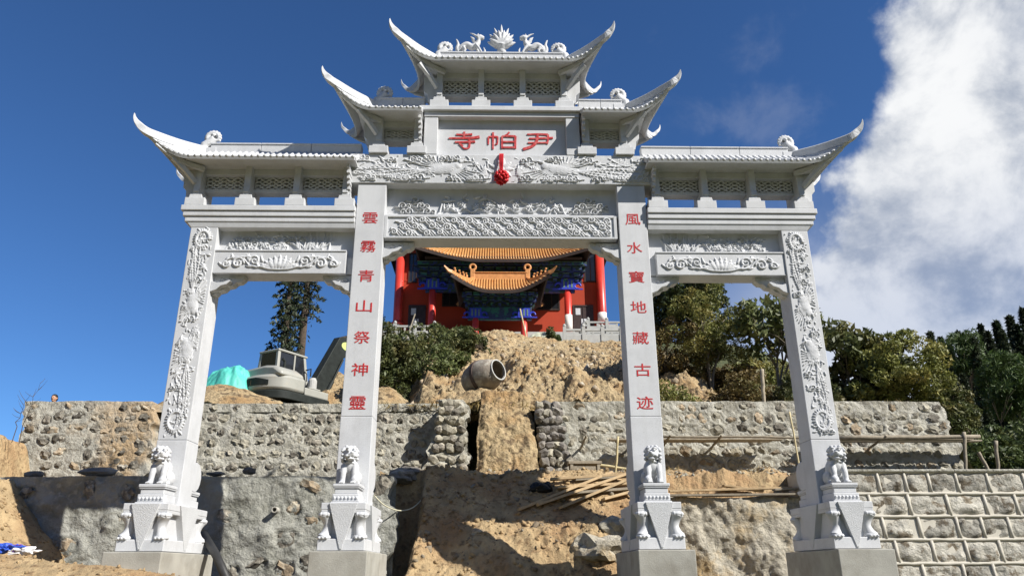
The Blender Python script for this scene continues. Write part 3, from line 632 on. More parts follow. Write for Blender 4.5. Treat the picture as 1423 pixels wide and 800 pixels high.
for s in (-1, 1):
    X = lambda a, b: tuple(sorted((s*a, s*b)))
    # cornice over the side bay: three stepped bands
    x0, x1 = X(2.985, 6.50); cor = MB()
    cor.box(x0, x1, -.10, .64, 6.532, 6.65)
    c = cor.build('cornice', 'stone', gate, bevel=.014)
    for k, (ins, a, b) in enumerate(((.045, 6.415, 6.529), (.09, 6.300, 6.412))):
        xx = X(2.985, 6.50-ins); MB().box(xx[0], xx[1], -.10+ins*.6, .64-ins*.6, a, b).build('cornice_band', 'stone', c, bevel=.016)
    xx = X(2.985, 6.36); MB().frustum((*X(2.985, 6.27), -.006, .551, 6.19), (*xx, -.03, .575, 6.298)).build('cornice_cove', 'stone', c, bevel=.004)
    # recessed upper panel, lower beam
    xx = X(2.98, 5.727); pn = MB().box(xx[0], xx[1], .20, .36, 5.60, 6.19).build('side_panel', 'stone', gate)
    relief_part(bamboo_relief(11+s, s > 0), 'carved_relief', min(xx)+.2 if s > 0 else min(xx)+.1, 5.71, .20, .05, pn)
    xb = X(3.12, 5.727); bm_ = MB().box(xb[0], xb[1], .03, .52, 5.225, 5.68).box(xb[0]-.012, xb[1]+.0, .012, .53, 5.681, 5.715).box(xb[0], xb[1], .02, .06, 5.21, 5.2245).build('side_beam', 'stone', gate, bevel=.008)
    relief_part(scroll_relief(4), 'carved_relief', min(xb)+.09, 5.26, .03, .034, bm_)
    xx = X(2.98, 3.121); MB().box(xx[0], xx[1], .14, .46, 5.24, 5.60).build('beam_stub', 'stone', gate, bevel=.006)
    # sparrow braces in the corners of the openings
    def brace(xc, d, zt, S=1.0):
        pr = [(0, 0), (.54, 0), (.535, -.07), (.47, -.13), (.40, -.14), (.34, -.20), (.25, -.22), (.20, -.28), (.10, -.31), (.07, -.36), (0, -.38)]
        b_ = MB().prism([(xc+d*p[0]*S, zt+p[1]*S) for p in pr], .17, .37, 'y').build('sparrow_brace', 'stone', gate, bevel=.008)
        for (a, e, r) in ((.13, -.11, .05), (.28, -.07, .04), (.07, -.24, .035)):
            R = MB(); R.tube([(xc+d*(a+r*(1-.6*k/10)*math.cos(.6*k))*S, .165, zt+(e+r*(1-.6*k/10)*math.sin(.6*k))*S) for k in range(11)], .012, 6); R.build('carved_scroll', 'stone', b_, smooth=True)
        R = MB()
        for (a, e, an) in ((.20, -.16, 2.4), (.36, -.06, 2.8), (.12, -.20, 1.6), (.42, -.035, .2)): R.tube([(xc+d*a*S, .165, zt+e*S), (xc+d*(a+.04*math.cos(an))*S, .165, zt+(e+.04*math.sin(an))*S)], [.02, .006], 6)
        R.build('carved_leaf', 'stone', b_, smooth=True, kind='stuff')
        # curled lower wing, stands nearer the face
        pr2 = [(0, -.13), (.10, -.16), (.20, -.15), (.30, -.11), (.34, -.12), (.27, -.19), (.17, -.22), (.10, -.29), (0, -.33)]
        MB().prism([(xc+d*p[0]*S, zt+p[1]*S-.03) for p in pr2], .03, .172, 'y').build('curled_wing', 'stone', b_, bevel=.008)
    brace(s*5.727, -s, 5.223, 1.12); brace(s*2.98, s, 5.223, 1.12); brace(s*2.395, -s, 5.955, 1.12)
    # bracket posts and roofs of the side bay
    fz = bracket_frieze([3.22, 4.23, 5.24, 6.25], 6.652, 7.525, 3.0, s, True)
    def end_bracket(x, z0, zE, f):
        MB().prism([(s*(x+.09), z0+.002), (s*(x+.17), z0+.002), (s*(x+.19), z0+.18), (s*(x+.27), z0+.24), (s*(x+.29), z0+.42), (s*(x+.36), z0+.50), (s*(x+.37), zE+.02), (s*(x+.075), zE+.02)], .10, .44, 'y').build('end_bracket', 'stone', f, bevel=.008)
        MB().sweep([(s*(x+.05), -.06, zE-.36), (s*(x+.22), -.25, zE-.16), (s*(x+.42), -.42, zE+.02)], [(-.04, -.05), (.04, -.05), (.04, .05), (-.04, .05)]).build('corner_brace', 'stone', f, bevel=.005)
        MB().sweep([(s*(x+.05), .60, zE-.36), (s*(x+.22), .79, zE-.16), (s*(x+.42), .96, zE+.02)], [(-.04, -.05), (.04, -.05), (.04, .05), (-.04, .05)]).build('corner_brace', 'stone', f, bevel=.005)
    end_bracket(6.25, 6.652, 7.525, fz)
    def notch(x, z0, zE, f):
        mb = MB(); n = 6; h = (zE-z0)/n
        for k in range(n):
            a, b = sorted((s*(x-.045+.006*(k % 2)), s*(x+.02))); mb.box(a, b, -.05-.055*k, .05, z0+h*k+.012, z0+h*(k+1)-.012); a, b = sorted((s*(x-.02), s*(x+.02))); mb.box(a, b, -.03-.05*k, .04, z0+h*k-.011, z0+h*k+.011)
        mb.build('stepped_end_bracket', 'stone', f, bevel=.004)
    notch(3.16, 6.91, 7.50, fz)
    rf = stone_roof(3.0, 6.33, (7.08, -.70, 7.85), (7.40, -.82, 8.30), 7.525, 8.02, 6.33, s)
    finial(rf, s*6.10, 8.02, s, .98)
    # second tier
    fz = bracket_frieze([1.80, 2.60], 7.90, 8.715, 1.68, s, True); end_bracket(2.60, 7.90, 8.715, fz); notch(1.745, 8.12, 8.69, fz)
    rf = stone_roof(1.69, 2.75, (3.50, -.68, 9.12), (3.75, -.78, 9.51), 8.715, 9.20, 2.78, s)
    finial(rf, s*2.48, 9.20, s, .98)

# central bay --------------------------------------------------------
def main_relief():
    R = Relief(6.22, .62, .0105); rng = random.Random(5)
    for sg in (-1, 1):
        def tf(a, b): return (3.11+sg*(1.22-a*1.0), .28+b*.62)
        R.phoenix(tf, .62, 1.75)
        for i in range(60): R.leaf(3.11+sg*rng.uniform(.25, 3.05), rng.uniform(.03, .59), rng.uniform(0, 6.28), rng.uniform(.10, .22), .018, rng.uniform(.4, .7), rng.uniform(-1.5, 1.5))
        for i in range(16): R.cloud(3.11+sg*rng.uniform(.3, 3.0), rng.choice((.08, .10, .52, .56)), rng.uniform(.13, .2), rng.choice((-1, 1)))
        for i in range(26): R.leaf(3.11+sg*rng.uniform(1.9, 3.05), rng.uniform(.06, .56), (0 if sg > 0 else PI)+rng.uniform(-.8, .8), rng.uniform(.14, .3), .02, .7, rng.uniform(-1.2, 1.2))
        for k in range(5): R.leaf(3.11+sg*.30, .16, (PI/2)-sg*(.35+.32*k), .30, .02, .8, sg*.5)
        for k in range(3): R.flower(3.11+sg*(.36+.18*k), .30+.11*(k % 2), .07, .9)
    R.flower(3.11, .30, .26, 1, 9); R.blob(3.11, .3, .07, 1.2); return R
def wave_relief():
    R = Relief(4.5, .44, .0105); rng = random.Random(8)
    for r in range(3):
        for k in range(15):
            x = .10+k*.31+.13*r+rng.uniform(-.05, .05); z = .075+r*.145+rng.uniform(-.025, .025); q_ = rng.uniform(.07, .095)
            R.spiral(x, z, q_, 1.45, 2.4+rng.uniform(-.5, .5), -1, .020)
            for j in range(3): R.stroke([(x+.06+.045*q, z+.06-.05*j-.028*q+.022*math.sin(q*1.5+j)) for q in range(6)], .020, .008, .9)
            R.stroke([(x-.13+.04*q, z+.10-.004*q*q) for q in range(6)], .016, .012, .8)
    return R
def mid_relief():
    R = Relief(4.5, .60, .0105); rng = random.Random(2)
    R.stroke([(.9, .02), (.96, .12), (1.0, .30)], .03, .02); R.stroke([(3.6, .02), (3.54, .12), (3.5, .30)], .03, .02); R.stroke([(.86, .05), (3.64, .05)], .026, .026, .9)
    for sg in (-1, 1):
        for k in range(5): R.cloud(2.25+sg*(1.55+.13*k), .12+.13*(k % 3), .2, rng.choice((-1, 1)))
    for k in range(46): R.leaf(rng.uniform(1.05, 3.45), rng.uniform(.14, .46), rng.uniform(0, 6.28), rng.uniform(.12, .24), .024, .95, rng.uniform(-1.5, 1.5))
    for k in range(9): R.flower(1.15+.28*k, .24+.08*(k % 2), .10, .95)
    for k in range(7): R.stroke([(1.1+.36*k+.05*q, .16+.05*math.sin(q*1.1+k)) for q in range(8)], .022, .012)
    return R
mb_ = MB().box(-3.19, 3.17, -.03, .57, 7.21, 7.895).build('main_beam', 'stone', gate, bevel=.012)
relief_part(main_relief(), 'carved_relief', -3.12, 7.245, -.03, .034, mb_)
pn = MB().box(-2.394, 2.394, .25, .42, 6.50, 7.2095).build('centre_panel', 'stone', gate); relief_part(mid_relief(), 'carved_relief', -2.25, 6.56, .25, .06, pn)
MB().box(-2.394, 2.394, .06, .251, 6.49, 6.535).build('panel_ledge', 'stone', gate, bevel=.006)
cb = MB().box(-2.394, 2.35, .03, .52, 5.99, 6.488).box(-2.394, -2.33, .0, .032, 5.98, 6.492).box(2.29, 2.352, .0, .032, 5.98, 6.492).box(-2.33, 2.29, .0, .032, 6.452, 6.492).box(-2.33, 2.29, .0, .032, 5.98, 6.02).build('cloud_beam', 'stone', gate, bevel=.005)
relief_part(wave_relief(), 'carved_relief', -2.27, 6.025, .03, .04, cb)
# name board
fr = MB().box(-1.66, -1.37, -.04, .58, 7.896, 8.81).box(1.37, 1.66, -.04, .58, 7.896, 8.81).box(-1.67, 1.67, -.06, .60, 8.8105, 8.93).build('name_board', 'stone', gate, bevel=.01)
MB().box(-1.75, 1.75, -.13, .67, 8.932, 9.045).build('board_cornice', 'stone', fr, bevel=.014)
bd = MB().box(-1.369, 1.369, .10, .40, 7.897, 8.809).build('name_panel', 'stone', fr)
for k, (g, px, w_) in enumerate(((SI, 645, .66), (PA, 697, .64), (YIN, 748, .66))):
    x = at(px, 196, .10).x; mb = brush_glyph(g, w_, .43, .018); o = mb.build('carved_character', 'pink_paint', fr, world=False)
    o.location = Vector((x, .10, 8.31))-OFF[fr.name]
# top tier
fz = bracket_frieze([-1.36, -.455, .45, 1.355], 9.047, 9.98, 0, 1, True)
for s in (-1, 1):
    MB().prism([(s*1.45, 9.05), (s*1.53, 9.05), (s*1.55, 9.24), (s*1.62, 9.30), (s*1.64, 9.48), (s*1.72, 9.56), (s*1.73, 9.91), (s*1.43, 9.91)], .10, .44, 'y').build('end_bracket', 'stone', fz, bevel=.008)
    for y0, d in ((-.06, -1), (.60, 1)):
        MB().sweep([(s*1.41, y0, 9.53), (s*1.58, y0+d*.19, 9.73), (s*1.78, y0+d*.36, 9.91)], [(-.04, -.05), (.04, -.05), (.04, .05), (-.04, .05)]).build('corner_brace', 'stone', fz, bevel=.005)
rf = stone_roof(0, 1.43, (2.17, -.68, 10.31), (2.41, -.80, 10.73), 9.98, 10.44, 1.50, 1, both=True)
for s in (-1, 1): finial(rf, s*1.18, 10.44, s, .95)
def ridge_dragon(s):
    mb = MB(); S = 1
    f = lambda a, b, y=0: (s*a, YC+y, b)
    mb.tube(catmull([f(.30, .05), f(.26, .16), f(.14, .22), f(.02, .17), f(-.10, .24), f(-.13, .36)], 4), [.045+.03*math.sin(PI*k/20) for k in range(21)], 8)
    mb.tube([f(-.10, .36), f(-.17, .40), f(-.25, .38)], [.075, .065, .04], 8); mb.tube([f(-.08, .42), f(.0, .47), f(.08, .50)], [.03, .02, .008], 6); mb.tube([f(-.10, .42), f(-.12, .50)], [.025, .01], 6)
    for y in (-.07, .07):
        mb.tube([f(-.06, .2, y), f(-.14, .1, y*1.3), f(-.2, .0, y*1.3)], [.04, .03, .028], 6); mb.tube([f(.22, .14, y), f(.17, .06, y*1.3), f(.20, .0, y*1.3)], [.045, .032, .028], 6)
    mb.tube(catmull([f(.30, .02), f(.36, .12), f(.34, .24), f(.39, .36)], 4), [.05, .055, .055, .05, .05, .048, .045, .04, .035, .03, .025, .018, .008], 6)
    for k in range(7): mb.ico(f(.24-.05*k, .25-.02*abs(k-3)), .03, 1)
    for k in range(5): mb.tube([f(-.02-.02*k, .36-.03*k), f(.07-.01*k, .42-.03*k)], [.03, .008], 5)
    mb.tube([f(-.26, .0), f(-.27, .1), f(-.24, .18)], [.03, .028, .008], 6)
    mb.v = [(p[0], p[1], p[2]*1.22) for p in mb.v]
    return fuse(mb, 'ridge_dragon', .013, 1)
for s in (-1, 1):
    link('ridge_dragon', ridge_dragon(s), 'stone', rf, off=OFF[rf.name]).location = Vector((s*.66, 0, 10.66))-OFF[rf.name]
lt = MB(); lt.lathe([(.12, 0), (.14, .05), (.06, .09), (.10, .12), (.15, .17), (.10, .22), (.03, .24)], 16, (0, YC, 0))
def petal(mb, ang, L, W, y, base):
    d = Vector((math.cos(ang), 0, math.sin(ang))); n = Vector((-d.z, 0, d.x)); b = Vector((0, y, base)); r = [.45, .85, 1, .8, .45, .03]
    mb.tube([b+d*L*t for t in (0, .2, .45, .7, .88, 1.02)], [W*q for q in r], 7)
for k in range(7): petal(lt, PI/2+(k-3)*.43, .50-.035*abs(k-3), .058, YC-.02, .15)
for k in range(6): petal(lt, PI/2+(k-2.5)*.46, .36, .05, YC-.08, .15)
for k in range(6): petal(lt, PI/2+(k-2.5)*.46, .36, .05, YC+.06, .15)
lt.v = [(p[0]*.86, p[1], p[2]*1.28) for p in lt.v]
link('lotus_flame', fuse(lt, 'lotus_flame', .013, 1), 'stone', rf, off=OFF[rf.name]).location = Vector((-.01, 0, 10.67))-OFF[rf.name]

# guardian lions -----------------------------------------------------
def lion_mesh():
    mb = MB()
    mb.ico((0, .07, .27), (.145, .17, .20), 3); mb.ico((0, -.06, .33), (.13, .11, .15), 3); mb.ico((0, .14, .14), (.17, .14, .13), 3)
    for s in (-1, 1):
        mb.ico((s*.125, .09, .13), (.075, .15, .125), 2); mb.ico((s*.14, -.055, .035), (.055, .085, .035), 2)
        mb.tube([(s*.095, -.10, .34), (s*.10, -.15, .20), (s*.10, -.165, .08), (s*.10, -.19, .02)], [.068, .055, .048, .05], 10); mb.ico((s*.10, -.215, .03), (.058, .075, .034), 2)
        for k in (-1, 0, 1): mb.ico((s*.10+k*.032, -.275, .024), (.02, .026, .022), 1)
    hd = MB(); H = Matrix.Translation((0, -.14, .53))
    hd.ico((0, .02, .02), (.125, .115, .115), 3); hd.ico((0, -.09, -.015), (.085, .07, .04), 2); hd.ico((0, -.085, -.095), (.07, .06, .022), 2)
    hd.ico((0, -.15, .012), (.036, .026, .026), 2); hd.box(-.075, .075, -.13, -.02, -.055, -.04)
    for s in (-1, 1):
        hd.ico((s*.055, -.10, .052), (.030, .024, .024), 2); hd.tube([(s*.02, -.105, .085), (s*.06, -.10, .098), (s*.10, -.06, .085)], [.018, .024, .016], 6)
        hd.ico((s*.085, -.08, -.045), (.035, .05, .03), 2); hd.ico((s*.115, .0, .09), (.03, .022, .038), 2); hd.tube([(s*.035, -.13, -.03), (s*.035, -.135, -.066)], [.014, .006], 5)
        for a, z in ((0, .06), (0, -.01), (0, -.08), (1, .10), (1, .03), (1, -.05), (1, -.12), (2, .08), (2, 0), (2, -.09)):
            hd.ico((s*(.125+.012*(a == 0)-.01*a), .01+.055*a, z), (.038, .038, .034), 1)
    for x in (-.07, 0, .07):
        for y, z in ((.0, .135), (.06, .115), (.12, .06), (.13, -.02), (.125, -.10)): hd.ico((x, y, z), (.04, .038, .036), 1)
    hd.rot(H @ Matrix.Rotation(.42, 4, 'Z') @ Matrix.Rotation(-.05, 4, 'X')); mb.v += []; o = len(mb.v); mb.add(hd.v, hd.f)
    for k in range(5):
        for x in (-.06, .06): mb.ico((x, .08+.035*k, .46-.06*k), (.045, .04, .036), 1)
    mb.tube(catmull([(0, .26, .08), (0, .31, .22), (.02, .27, .36), (.0, .22, .44)], 4), [.045, .055, .06, .065, .07, .07, .07, .065, .06, .05, .04, .03, .015], 8)
    mb.ico((.12, -.20, .07), .075, 2); mb.ico((0, -.155, .41), (.035, .03, .035), 2)
    for k in range(9): a = PI*(k/8)+PI; mb.ico((.115*math.cos(a), -.10+.075*math.sin(a), .40-.012*abs(k-4)), .02, 1)
    return fuse(mb, 'stone_lion', .0115, 1)
lm = lion_mesh()
lion_labels = {(-1, 0): 'white stone lion sitting on the pedestal of the far left carved pillar', (-1, 1): 'white stone lion sitting at the foot of the left pillar with red lettering',
               (1, 1): 'white stone lion sitting at the foot of the right pillar with red lettering', (1, 0): 'white stone lion sitting on the pedestal of the far right carved pillar'}
for (s, inner), lb_ in lion_labels.items():
    o = link('stone_lion', lm, 'stone'); o.location = (s*(XI_ if inner else XO), -.235, 1.095); o.scale = (-s*.98, .98, .98)
    tag(o, lb_, 'stone lion', 'guardian lions at the foot of the gate pillars')

# red satin rosette --------------------------------------------------
ros = thing('red_rosette', 'red satin rosette hanging from a ribbon over the middle of the main beam', 'rosette', (-.01, -.14, 7.27))
bx, by, bz = -.012, -.19, 7.275
mb = MB()
for k in range(4):
    x = bx+(k-1.5)*.022; mb.sweep([(x, .02, 7.905), (x, -.05, 7.91), (x, -.105, 7.86), (x-.004, -.12-.01*k, 7.65), (bx+(k-1.5)*.012, -.15, bz+.08)], [(-.013, -.003), (.013, -.003), (.013, .003), (-.013, .003)], side=(1, 0, 0))
mb.build('ribbon', 'red_cloth', ros)
mb = MB(); rng = random.Random(3); mb.ico((bx, by, bz), .115, 2)
for k in range(46):
    z = 1-2*(k+.5)/46; a = k*2.39996; r = math.sqrt(1-z*z); d = Vector((r*math.cos(a), r*math.sin(a), z)); c = Vector((bx, by, bz))+d*.128
    q = Vector((0, 0, 1)).rotation_difference(d).to_matrix().to_4x4() @ Matrix.Rotation(rng.uniform(0, 6), 4, 'Z')
    mb.ico(c, (.055, .026, .042), 1, .3, k, q)
mb.build('flower_ball', 'red_cloth', ros, smooth=True)
mb = MB()
for k in range(5): mb.sweep([(bx+(k-2)*.01, by-.02, bz-.1), (bx+(k-2)*.012, by-.02+.01*(k % 2), bz-.15), (bx+(k-2)*.014-.005, by-.01, bz-.185-.012*(k % 3))], [(-.009, -.003), (.009, -.003), (.009, .003), (-.009, .003)], side=(1, 0, 0))
mb.build('tail', 'red_cloth', ros)
# =================================================================== ground and terrain
def height_sheet(name, xs, ys, fn, m, label=None, kind='structure', **k):
    X, Y = np.meshgrid(xs, ys); Z = fn(X, Y); G = np.stack([X, Y, Z], -1)
    me = grid_mesh(G, name); me.polygons.foreach_set('use_smooth', [True]*len(me.polygons))
    return link(name, me, m, None, kind=kind, label=label, **k)
MB().add([(-3000, -3000, -2.6), (3000, -3000, -2.6), (3000, 3000, -2.6), (-3000, 3000, -2.6)], [(0, 1, 2, 3)]).build('ground', 'hillground', None, kind='structure', label='unseen ground in front of the gate, kept dark to cut bounce light')  # out of view; dark scrub colour chosen to cut bounce onto the soffits
def horizon_blocker_mesh():  # added ring of high ground, out of view, blocks horizon glow on gate front
    a = np.linspace(PI/2-.95, -3*PI/2+.95, 150); r = np.linspace(260, 900, 30); A, R = np.meshgrid(a, r); X = R*np.cos(A); Y = R*np.sin(A); e = smooth(np.minimum(A-a[-1], a[0]-A), 0, .5)
    Z = -8+e*np.sin(np.clip((R-260)/640, 0, 1)*PI)**.8*(150+150*fbm(A*2.2, R*.004, 91, 5)); return grid_mesh(np.stack([X, Y, Z], -1), 'horizon_blocker')
me = horizon_blocker_mesh(); me.polygons.foreach_set('use_smooth', [True]*len(me.polygons)); link('horizon_blocker', me, 'hillground', None, kind='structure', label='added unseen ridge behind the camera that blocks the bright horizon')
def ramp(Y): return 4.02 + 7.75*np.clip((Y-8.2)/18, 0, 1) + 1.1*smooth(Y, 27, 32)
def hill(X, Y):
    xl = -3.2-(Y-9)*.26; ml = smooth(X, xl-2.2, xl+1.6); mr = 1-smooth(X, 10.5+.12*Y, 19+.35*Y)
    z = 3.98+(ramp(Y)-3.98)*ml*mr + (1-ml)*.012*np.maximum(Y-9, 0)
    z = z - 1.15*smooth(-X, 11.2, 12.0) - .06*np.maximum(-X-13, 0)
    zr = .9+.15*(Y-5)+.10*np.maximum(X-13, 0); w = smooth(X, 12.5, 13.6+np.maximum(Y-7, 0)*.55)
    z = z*(1-w)+zr*w
    amp = np.clip((Y-8)/6, 0, 1)
    return z + amp*(.9*fbm(X*.35, Y*.35, 3, 4)+.25*fbm(X*1.6, Y*1.6, 9, 3))
height_sheet('hillside', np.linspace(-45, 95, 210), np.concatenate([np.linspace(7.1, 34, 110), np.linspace(35, 140, 60)]), lambda X, Y: hill(X, Y)-.12-1.6*smooth(X, -3.5, -1.5)*(1-smooth(X, 7.0, 9.0))*smooth(Y, 8, 10)*(1-smooth(Y, 27, 30)), 'hillground', 'scrub covered hillside behind the upper stone walls')
def dirt_hill(X, Y):
    ed = smooth(X, -3.6-(Y-9)*.12, -2.0-(Y-9)*.10)*(1-smooth(X, 6.6+(Y-9)*.06, 8.6+(Y-9)*.06))
    gull = fbm(X*1.1+.6*fbm(X, Y, 4, 3), Y*.33, 21, 5); r = fbm(X*2.4, Y*2.0, 8, 5); c = fbm(X*6, Y*6, 18, 4)
    tp_ = 1-.72*smooth(Y, 14, 25)
    crest = .55*np.exp(-((X-.1)/2.0)**2)*smooth(Y, 20, 25.5)
    notch = -.45*np.exp(-((X-3.9)/1.0)**2)*smooth(Y, 9, 13)*(1-smooth(Y, 17, 22))
    z = ramp(Y)+crest+notch+ed*tp_*(1.15*gull+.75*r*np.clip((Y-7)/4, .3, 1)+.42*np.abs(c)+.1) - (1-ed)*1.4
    # steep cut bank where the digger has bitten into the foot of the hill
    z = z + .55*smooth(Y, 9.5+.8*fbm(X*.8, X*0, 5, 2), 10.6)*ed*(1-smooth(Y, 13, 22)) - .2
    z = z + ed*(.22*fbm(X*5, Y*5, 28, 4)+.12*np.abs(fbm(X*11, Y*11, 29, 3)))
    return z
height_sheet('dirt_hill', np.linspace(-5.5, 10.4, 390), np.concatenate([np.linspace(7.3, 16, 280), np.linspace(16.1, 31, 220)]), dirt_hill, 'dirt_pale', 'eroded bank of dug yellow earth rising to the temple')

def dirt_slope(X, Y):
    terr = 1.22+(Y-3.7)*.27
    sl = 1.90-np.maximum(0, 4.5-Y)*.86-np.maximum(0, 2.2-Y)*.25
    w = smooth(X+.25*fbm(Y*1.2, X*.3, 4, 3), 2.55, 3.3); z = np.minimum(sl, 2.0)*(1-w)+terr*w
    z = np.where(Y > 4.5, np.maximum(z, 1.86+.09*(Y-4.5)), z)
    lump = .44*fbm(X*.9, Y*.9, 31, 5)+.30*fbm(X*3.0, Y*3.0, 37, 5)+.12*np.abs(fbm(X*8, Y*8, 39, 3))
    # rutted clods in the middle, a shallow hollow under the timbers, a broken rock shelf by the right pillar
    lump += -.30*np.exp(-((X-2.9)/.5)**2-((Y-2.6)/.8)**2) + .30*np.exp(-((X-1.9)/.75)**2-((Y-2.5)/.65)**2)*(1+2.2*np.abs(fbm(X*2.2, Y*2.2, 45, 5)))
    lump = lump*(1-.62*smooth(X, -.1, .6)*(1-smooth(X, 2.5, 3.1))*smooth(Y, 2.7, 3.1)*(1-smooth(Y, 4.6, 5.2)))
    z = z+lump*np.where(Y > 5.9, .35, 1)
    gap = smooth(-X+.35*fbm(Y*1.3, X*.5, 12, 4), 1.72, 2.12)*(1-smooth(Y, 4.3, 4.8)); return z*(1-gap)+(-2.4)*gap
height_sheet('dirt_slope', np.linspace(-2.9, 7.6, 330), np.concatenate([np.linspace(.6, 3.49, 130), np.linspace(3.5, 7.2, 160)]), lambda X, Y: np.where((X > 3.1) & (Y < 4.12), -2.5, dirt_slope(X, Y)), 'dirt', 'clay slope between the lower walls under the middle of the gate')
def left_bank(X, Y):
    low = np.minimum(.10+1.05*(-9.25-X)+.22*(Y-2)+.0*Y, 1.62); up = 1.58+1.45*smooth(Y, 4.35, 5.3)*smooth(-X, 12.0, 12.7)
    low = np.where(X > -8.9, -.25-(X+8.9)*.2, low)
    z = np.where(Y > 3.3, up, low)
    return z+.30*fbm(X*1.3, Y*1.3, 51, 5)+.16*fbm(X*4, Y*4, 53, 4)+.06*np.abs(fbm(X*10, Y*10, 54, 2))-.08
height_sheet('soil_bank', np.linspace(-19, -7.6, 170), np.linspace(.2, 6.6, 120), left_bank, 'dirt', 'yellow soil bank rising at the left end of the walls')
def fore(X, Y):
    crest = -.075-.115*np.maximum(0, X+7.6)-.02*np.maximum(0, X+5)+.03*np.maximum(0, -X-8)
    z = crest-.42*np.maximum(0, -1.5-Y)-.10*np.maximum(0, Y+1.5)
    z = np.maximum(z, -2.5)
    z = z - 1.6*smooth(X, -4.3, -3.2)
    return z+.10*fbm(X*1.2, Y*1.2, 61, 4)+.045*fbm(X*5, Y*5, 63, 4)
height_sheet('foreground_soil', np.linspace(-14, -3.0, 190), np.linspace(-7.5, 2.2, 170), fore, 'dirt', 'heap of loose yellow soil at the foot of the left pillar')

# =================================================================== masonry walls
ROCKS = {}
def rock_variant(k, thin=True):
    key = (k, thin)
    if key not in ROCKS:
        mb = MB(); mb.ico((0, 0, 0), (.5, .5, .5), 2, .55 if k < 9 else .26, k*7+3); rng = random.Random(k)
        mb.v = [(p[0]*rng.uniform(.92, 1.08), p[1], p[2]) for p in mb.v]; ROCKS[key] = mb.mesh('stone_%d' % k)
    return ROCKS[key]
ROCKMAT = {}
def rock_mesh(k, m):
    if (k, m) not in ROCKMAT:
        me = rock_variant(k).copy(); me.materials.append(M[m]); ROCKMAT[(k, m)] = me
    return ROCKMAT[(k, m)]
class Face:
    def __init__(s, xb, xt, yb, yt, zb, zt):
        s.xb, s.xt, s.yb, s.yt, s.zb, s.zt = xb, xt, yb, yt, zb, zt; s.W = max(xb[1]-xb[0], xt[1]-xt[0]); s.H = math.hypot(yt-yb, zt-zb)
        s.tilt = math.atan2(yt-yb, zt-zb); s.n = Vector((0, -math.cos(s.tilt), math.sin(s.tilt)))
    def pt(s, u, v):
        x0 = s.xb[0]+(s.xt[0]-s.xb[0])*v; x1 = s.xb[1]+(s.xt[1]-s.xb[1])*v
        return x0+(x1-x0)*u, s.yb+(s.yt-s.yb)*v, s.zb+(s.zt-s.zb)*v
def masonry_wall(name, label, F, thick, mat, stones, stone_mats, seed, res=.038, amp=.05, edge=(.06, .06), ring=.03, proud=-.012, depth=.10, name_stone='stone'):
    """cement-smeared rubble wall: displaced mortar body with every visible stone set into it"""
    rng = random.Random(seed); w = thing(name, label, 'wall', ((F.xb[0]+F.xb[1])/2, F.yb, F.zb)); off = OFF[w.name]
    nu, nv = int(F.W/res)+2, int(F.H/res)+2; U, V = np.meshgrid(np.linspace(0, 1, nu), np.linspace(0, 1, nv))
    A, B = U*F.W, V*F.H
    D = amp*(1.8*fbm(A*1.5, B*1.5, seed, 4)+1.7*fbm(A*3.4, B*3.4, seed+5, 4)+.8*np.abs(fbm(A*8, B*8, seed+6, 2)))
    for (u, v, sw, sh) in stones:
        q = np.hypot((A-u*F.W)/(sw*.5), (B-v*F.H)/(sh*.5)); D += -ring*np.exp(-((q-1.05)/.22)**2) + ring*.5*np.exp(-((q-1.5)/.3)**2)
    x, y, z = F.pt(U, V)
    x = x + edge[0]*fbm(B*3, B*0, seed+8, 3)*4*(1-U)**8 + edge[1]*fbm(B*3, B*0+5, seed+9, 3)*4*U**8
    z = z + .03*fbm(A*1.2, A*0, seed+4, 3)*V**6
    G = np.stack([x+F.n.x*D, y+F.n.y*D, z+F.n.z*D], -1)-np.array(off)[None, None, :]
    mb = MB(); back = G.copy(); back[..., 1] += thick
    V3 = [G]; me_parts = MB(); me_parts.grid(G); me_parts.grid(np.stack([G[-1], back[-1]])); me_parts.grid(np.stack([G[:, 0], back[:, 0]])); me_parts.grid(np.stack([G[:, -1], back[:, -1]])); me_parts.grid(back[::nv-1, ::nu-1])
    me = me_parts.mesh('mortar_body'); me.polygons.foreach_set('use_smooth', [True]*len(me.polygons))
    b = link('mortar_body', me, mat, w, off=off)
    for (u, v, sw, sh) in stones:
        me = rock_mesh(rng.randrange(9)+(9 if depth > .2 else 0), rng.choice(stone_mats)); o = bpy.data.objects.new(name_stone, me); col.objects.link(o); o.parent = w
        p = Vector(F.pt(u, v))+F.n*(proud*rng.uniform(.3, 1.6)); o.location = p-off
        o.rotation_euler = (-F.tilt+rng.uniform(-.12, .12), rng.choice((0, PI))+rng.uniform(-.7, .7), rng.uniform(-.12, .12)); o.scale = (sw*1.05, depth, sh*1.05)
    return w
def rows(F, pitch_x, pitch_z, sx, sz, seed, keep=.92, margin=.5, jit=.2):
    rng = random.Random(seed); out = []; nr = int(F.H/pitch_z)
    for r in range(nr):
        n = int(F.W/pitch_x); o = rng.uniform(0, .6)
        for k in range(n):
            if rng.random() > keep: continue
            u = (k+.5+o*.7+rng.uniform(-jit, jit))/(n+.4); v = (r+.55+rng.uniform(-jit, jit)*.7)/nr
            if .02 < u < .98 and v < .955: out.append((u, v, rng.uniform(*sx), rng.uniform(*sz)))
    return out
FU = Face((-12.95, -9.36), (-12.95, -9.46), 6.5, 6.85, 1.2, 4.105)
masonry_wall('upper_stone_wall', 'upper rubble wall stained with orange clay at the far left end', FU, .8, 'mortar_stain', rows(FU, .335, .30, (.15, .31), (.12, .24), 1, .97, jit=.30), ('rubble', 'rubble', 'rubble_warm'), 1, edge=(.10, .12), amp=.045)
FM = Face((-9.1, -1.55), (-9.15, -1.62), 6.8, 7.15, 1.2, 4.11)
